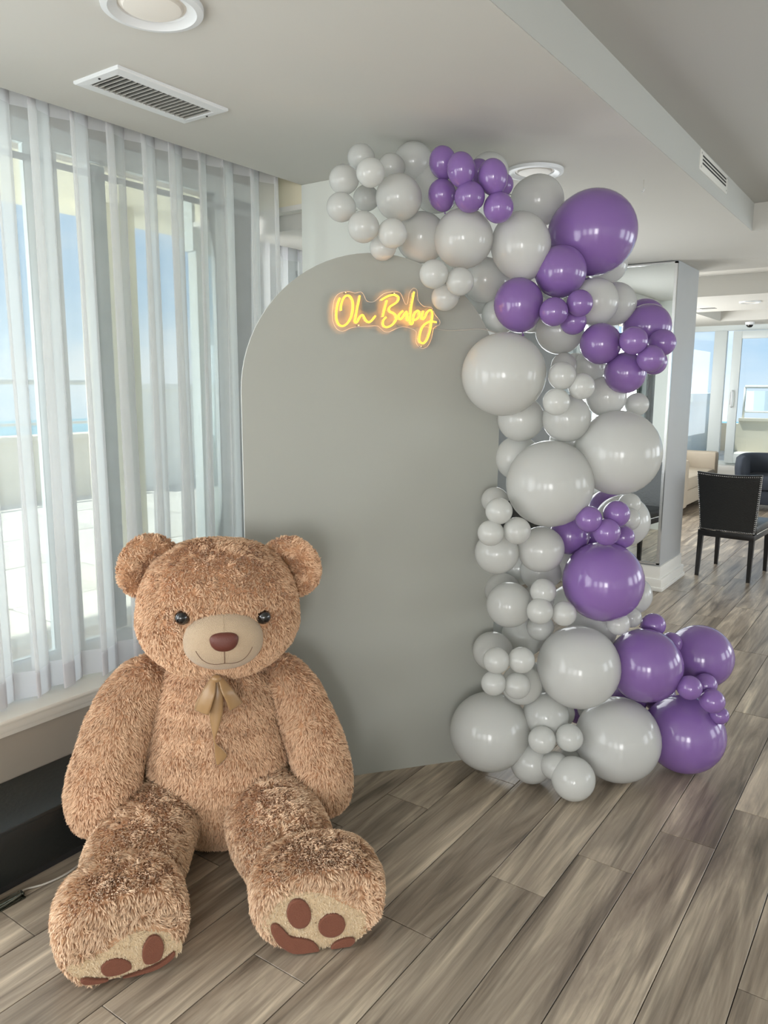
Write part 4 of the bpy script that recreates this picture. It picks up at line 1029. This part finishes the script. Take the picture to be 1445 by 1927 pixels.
# ================================================================= CHAIRS
def make_chair(label, x, y, rz):
    t = empty('dining_chair', (x, y, 0), rz); tag(t, label, 'chair')
    # backrest: tapered, gently curved leather panel
    V = []; rows = 10; cols = 8
    for side in (0, 1):
        for i in range(rows + 1):
            h = i / rows; z = .405 + .485 * h; hw = .218 + .036 * h
            for k in range(cols + 1):
                u = k / cols * 2 - 1
                yy = -.265 - .055 * h ** 1.3 + (-.014 * (1 - u * u)) + (0.052 * (1 - .35 * h) if side else 0)
                zz = z + (.014 * u * u if i == rows else 0)
                V.append((u * hw, yy, zz))
    n = (rows + 1) * (cols + 1); F = []
    g = lambda s, i, k: s * n + i * (cols + 1) + k
    for i in range(rows):
        for k in range(cols):
            F.append((g(0, i, k), g(0, i, k + 1), g(0, i + 1, k + 1), g(0, i + 1, k))); F.append((g(1, i, k), g(1, i + 1, k), g(1, i + 1, k + 1), g(1, i, k + 1)))
    for i in range(rows):
        F.append((g(0, i, 0), g(0, i + 1, 0), g(1, i + 1, 0), g(1, i, 0))); F.append((g(0, i, cols), g(1, i, cols), g(1, i + 1, cols), g(0, i + 1, cols)))
    for k in range(cols):
        F.append((g(0, 0, k), g(1, 0, k), g(1, 0, k + 1), g(0, 0, k + 1))); F.append((g(0, rows, k), g(0, rows, k + 1), g(1, rows, k + 1), g(1, rows, k)))
    bk = link('backrest', V, F, M['leather'], t)
    bm = bmesh.new(); bx(bm, -.235, .235, -.25, .29, .395, .475, .022); bm_link('seat', bm, M['leather'], t, smooth=True)
    boxes('seat_frame', [(-.225, .225, -.29, -.262, .35, .40), (-.225, .225, .255, .283, .35, .40), (-.228, -.203, -.28, .28, .35, .40), (.203, .228, -.28, .28, .35, .40)], M['blackwood'], t, bev=.002)
    for sx in (-1, 1):
        for sy in (-1, 1):
            bm = bmesh.new(); r = bmesh.ops.create_cube(bm, size=1)
            for v in r['verts']:
                top = v.co.z > 0; w = .020 if top else .014
                cx = sx * (.205 if top else .208); cy = sy * .262 + (0 if top else sy * (.03 if sy < 0 else 0.0))
                v.co = Vector((cx + v.co.x * 2 * w, cy + v.co.y * 2 * w, .36 if top else 0))
            bm_link('leg', bm, M['blackwood'], t)
    # nailhead rows along the edges of the backrest and seat
    bm = bmesh.new(); pts_ = []
    for k in range(33):
        u = k / 32 * 2 - 1; pts_.append((u * .214, -.270 - .014 * (1 - u * u), .412)); pts_.append((u * .248, -.325 - .014 * (1 - u * u), .876 + .012 * u * u))
    for k in range(30):
        h = k / 29; hw = .218 + .036 * h
        for s in (-1, 1):
            pts_.append((s * (hw + .001), -.258 - .055 * h ** 1.3, .41 + .475 * h)); pts_.append((s * (hw - .006), -.270 - .055 * h ** 1.3, .41 + .475 * h))
    for k in range(32):
        u = k / 31 * 2 - 1; pts_.append((u * .228, .291, .408)); pts_.append((.236, u * .25, .408)); pts_.append((-.236, u * .25, .408))
    for p in pts_: bmesh.ops.create_icosphere(bm, subdivisions=1, radius=.0042, matrix=Matrix.Translation(p))
    tag(bm_link('nailhead_trim', bm, M['nail'], t), kind='stuff')
    return t


c1 = make_chair('black leather dining chair with nailhead trim, back towards us, right of the pillar', -1.285, 7.15, math.radians(-4))


def place_chair(label, x, y, rz):
    c = copy_tree(c1); c.location = (x, y, 0); c.rotation_euler = (0, 0, rz); c['label'] = label
    return c


place_chair('black leather dining chair behind the balloons seen in the mirror', -2.22, 4.95, math.radians(8))

# ================================================================= LOUNGE FURNITURE
so_ = empty('loveseat', (-2.42, 10.0, 0)); tag(so_, 'beige upholstered loveseat behind the mirrored pillar by the far window', 'sofa')
boxes('base', [(-.80, -.02, .12, 1.72, .10, .30)], M['beige'], so_, bev=.02)
for y0_ in (0.0, 1.66):
    boxes('arm', [(-.82, 0, y0_, y0_ + .20, .08, .70)], M['beige'], so_, bev=.035)
boxes('backrest', [(-.86, -.62, .05, 1.82, .10, .80)], M['beige'], so_, bev=.04)
for y0_ in (.205, .935):
    boxes('seat_cushion', [(-.64, .0, y0_, y0_ + .72, .30, .47)], M['beige'], so_, bev=.035)
for y0_ in (.04, 1.76):
    for x0_ in (-.78, -.09): boxes('leg', [(x0_, x0_ + .055, y0_, y0_ + .055, 0, .085)], M['redwood'], so_)

ac = empty('tub_chair', (-1.58, 11.35, 0)); tag(ac, 'dark charcoal upholstered armchair with rounded arms before the far glass door', 'armchair')
V = []; nn = 40; prof_ = [(.40, .10), (.44, .3), (.46, .55), (.45, .68), (.41, .72), (.36, .70), (.345, .5), (.34, .32)]
for i in range(nn + 1):
    a = math.radians(-52 + 284 * i / nn)
    hh = 1.0
    for r, z in prof_:
        ex = abs(math.cos(a)) ** .6 * (1 if math.cos(a) > 0 else -1); ey = abs(math.sin(a)) ** .6 * (1 if math.sin(a) > 0 else -1)
        V.append((r * 1.1 * ex, r * ey * .95 + .02, z))
m_ = len(prof_); F = [(i * m_ + k, (i + 1) * m_ + k, (i + 1) * m_ + (k + 1) % m_, i * m_ + (k + 1) % m_) for i in range(nn) for k in range(m_)]
F += [tuple(range(m_)), tuple(nn * m_ + k for k in range(m_))[::-1]]
link('shell', V, F, M['navy'], ac, smooth=True)
boxes('seat_cushion', [(-.36, .36, -.40, .30, .28, .46)], M['navy'], ac, bev=.04)
boxes('base', [(-.38, .38, -.36, .34, .09, .28)], M['navy'], ac, bev=.02)
for x_ in (-.33, .29):
    for y_ in (-.33, .27): boxes('leg', [(x_, x_ + .04, y_, y_ + .04, 0, .10)], M['blackwood'], ac)
boxes('throw_cushion', [(.0, .34, .05, .18, .46, .74)], M['leather'], ac, bev=.05)

# ================================================================= OUTSIDE
tag(box('roof', -4.56, 4.8, -4.4, 14.6, 3.02, 3.2, M['concrete']), kind='structure')
tag(boxes('balcony_soffit', [(-4.56, -2.91, -4.2, 2.99, 2.66, 3.0), (-4.56, -3.46, 2.99, 7.0, 2.66, 3.0), (-4.2, 4.5, FY + .16, 14.4, 2.66, 3.0)], M['cream']), kind='structure')
tag(boxes('balcony_column', [(-4.35, -4.08, 2.92, 3.14, .2, 2.66)], M['cream'], bev=.004), kind='structure')
dk = tag(boxes('terrace_floor', [(-7.9, -2.92, -4, 12.9, .15, .365), (-6, 6, FY + .16, 17.0, .15, .365)], M['concrete']), kind='structure')
bm = bmesh.new(); bx(bm, -.445, .445, -.445, .445, -.015, .015, .004); pv = bm_link('paver', bm, M['paving'], dk, smooth=True); first = True
for i in range(5):
    for j in range(11):
        if first: o = pv; first = False
        else: o = pv.copy(); COL.objects.link(o); o.parent = dk
        o.location = (-7.15 + i * .9, -.1 + j * .9, .372 + (.0015 if (i + j) % 2 else 0))
for i in range(6):
    for j in range(4):
        o = pv.copy(); COL.objects.link(o); o.parent = dk; o.location = (-4.4 + i * .9, FY + .65 + j * .9, .372)
tag(boxes('terrace_parapet', [(-7.85, -7.63, -4, 5.6, .36, 1.02), (-7.88, -7.60, -4, 5.6, 1.02, 1.07)], M['concrete']), kind='structure')
tag(boxes('terrace_parapet', [(-7.9, -7.6, 5.6, 13, .36, 1.56), (-7.93, -7.57, 5.6, 13, 1.56, 1.62)], M['extwhite']), kind='structure')
tag(boxes('terrace_parapet', [(-3.0, 6, 16.2, 16.45, .36, .98), (-3.0, 6, 16.17, 16.48, .98, 1.03)], M['concrete']), kind='structure')
tag(boxes('terrace_wall', [(-6, -3.55, 14.6, 16.6, .36, 1.35), (-6, -3.48, 14.55, 16.65, 1.35, 1.5)], M['extwhite']), kind='structure')
tag(boxes('terrace_parapet', [(-3.55, -3.0, 16.2, 16.45, .36, .92)], M['concrete']), kind='structure')


def railing(label, p0, p1, n_, glass=False):
    p0, p1 = Vector(p0), Vector(p1); t = empty('terrace_railing', p0); tag(t, label, 'railing'); d = p1 - p0
    tube('top_rail', [(0, 0, 1.63 - p0.z), (d.x, d.y, 1.63 - p0.z)], .03, M['rail'], t, 10)
    tube('lower_rail', [(0, 0, .12), (d.x, d.y, .12)], .015, M['rail'], t, 8)
    for i in range(n_ + 1):
        q = d * (i / n_); tube('post', [(q.x, q.y, 0), (q.x, q.y, 1.62 - p0.z)], .022, M['rail'], t, 8)
        if glass and i < n_:
            q2 = d * ((i + 1) / n_); link('glass_panel', [(q.x, q.y, .15), (q2.x, q2.y, .15), (q2.x, q2.y, 1.55 - p0.z), (q.x, q.y, 1.55 - p0.z), (q.x, q.y + .008, .15), (q2.x, q2.y + .008, .15), (q2.x, q2.y + .008, 1.55 - p0.z), (q.x, q.y + .008, 1.55 - p0.z)],
                                          [(0, 1, 2, 3), (7, 6, 5, 4), (0, 4, 5, 1), (3, 2, 6, 7), (0, 3, 7, 4), (1, 5, 6, 2)], M['glass'], t)


railing('pale metal terrace railing on the parapet beyond the sheer curtain', (-7.74, -3.5, 1.07), (-7.74, 5.4, 1.07), 7)
railing('pale glass-panelled terrace railing outside the far glass door', (-2.95, 16.32, 1.03), (5.5, 16.32, 1.03), 7, True)

# land, sea and the hazy city a long way below
tag(box('land', -1500, 1500, -300, 1800, -72, -70, M['land']), kind='structure')
bm = bmesh.new(); rg = random.Random(4)
for i in range(650):
    d = 180 + 900 * rg.random() ** 1.3; a = math.radians(rg.uniform(-25, 75)); x, y = -d * math.sin(a), d * math.cos(a)
    w = rg.uniform(8, 28); h = rg.uniform(5, 16) * (2.2 if rg.random() < .06 else 1)
    bx(bm, x - w, x + w, y - 6, y + 6, -70, -70 + h)
tag(bm_link('city_blocks', bm, M['city']), 'pale hazy city blocks far below beyond the terrace', 'buildings', kind='stuff')
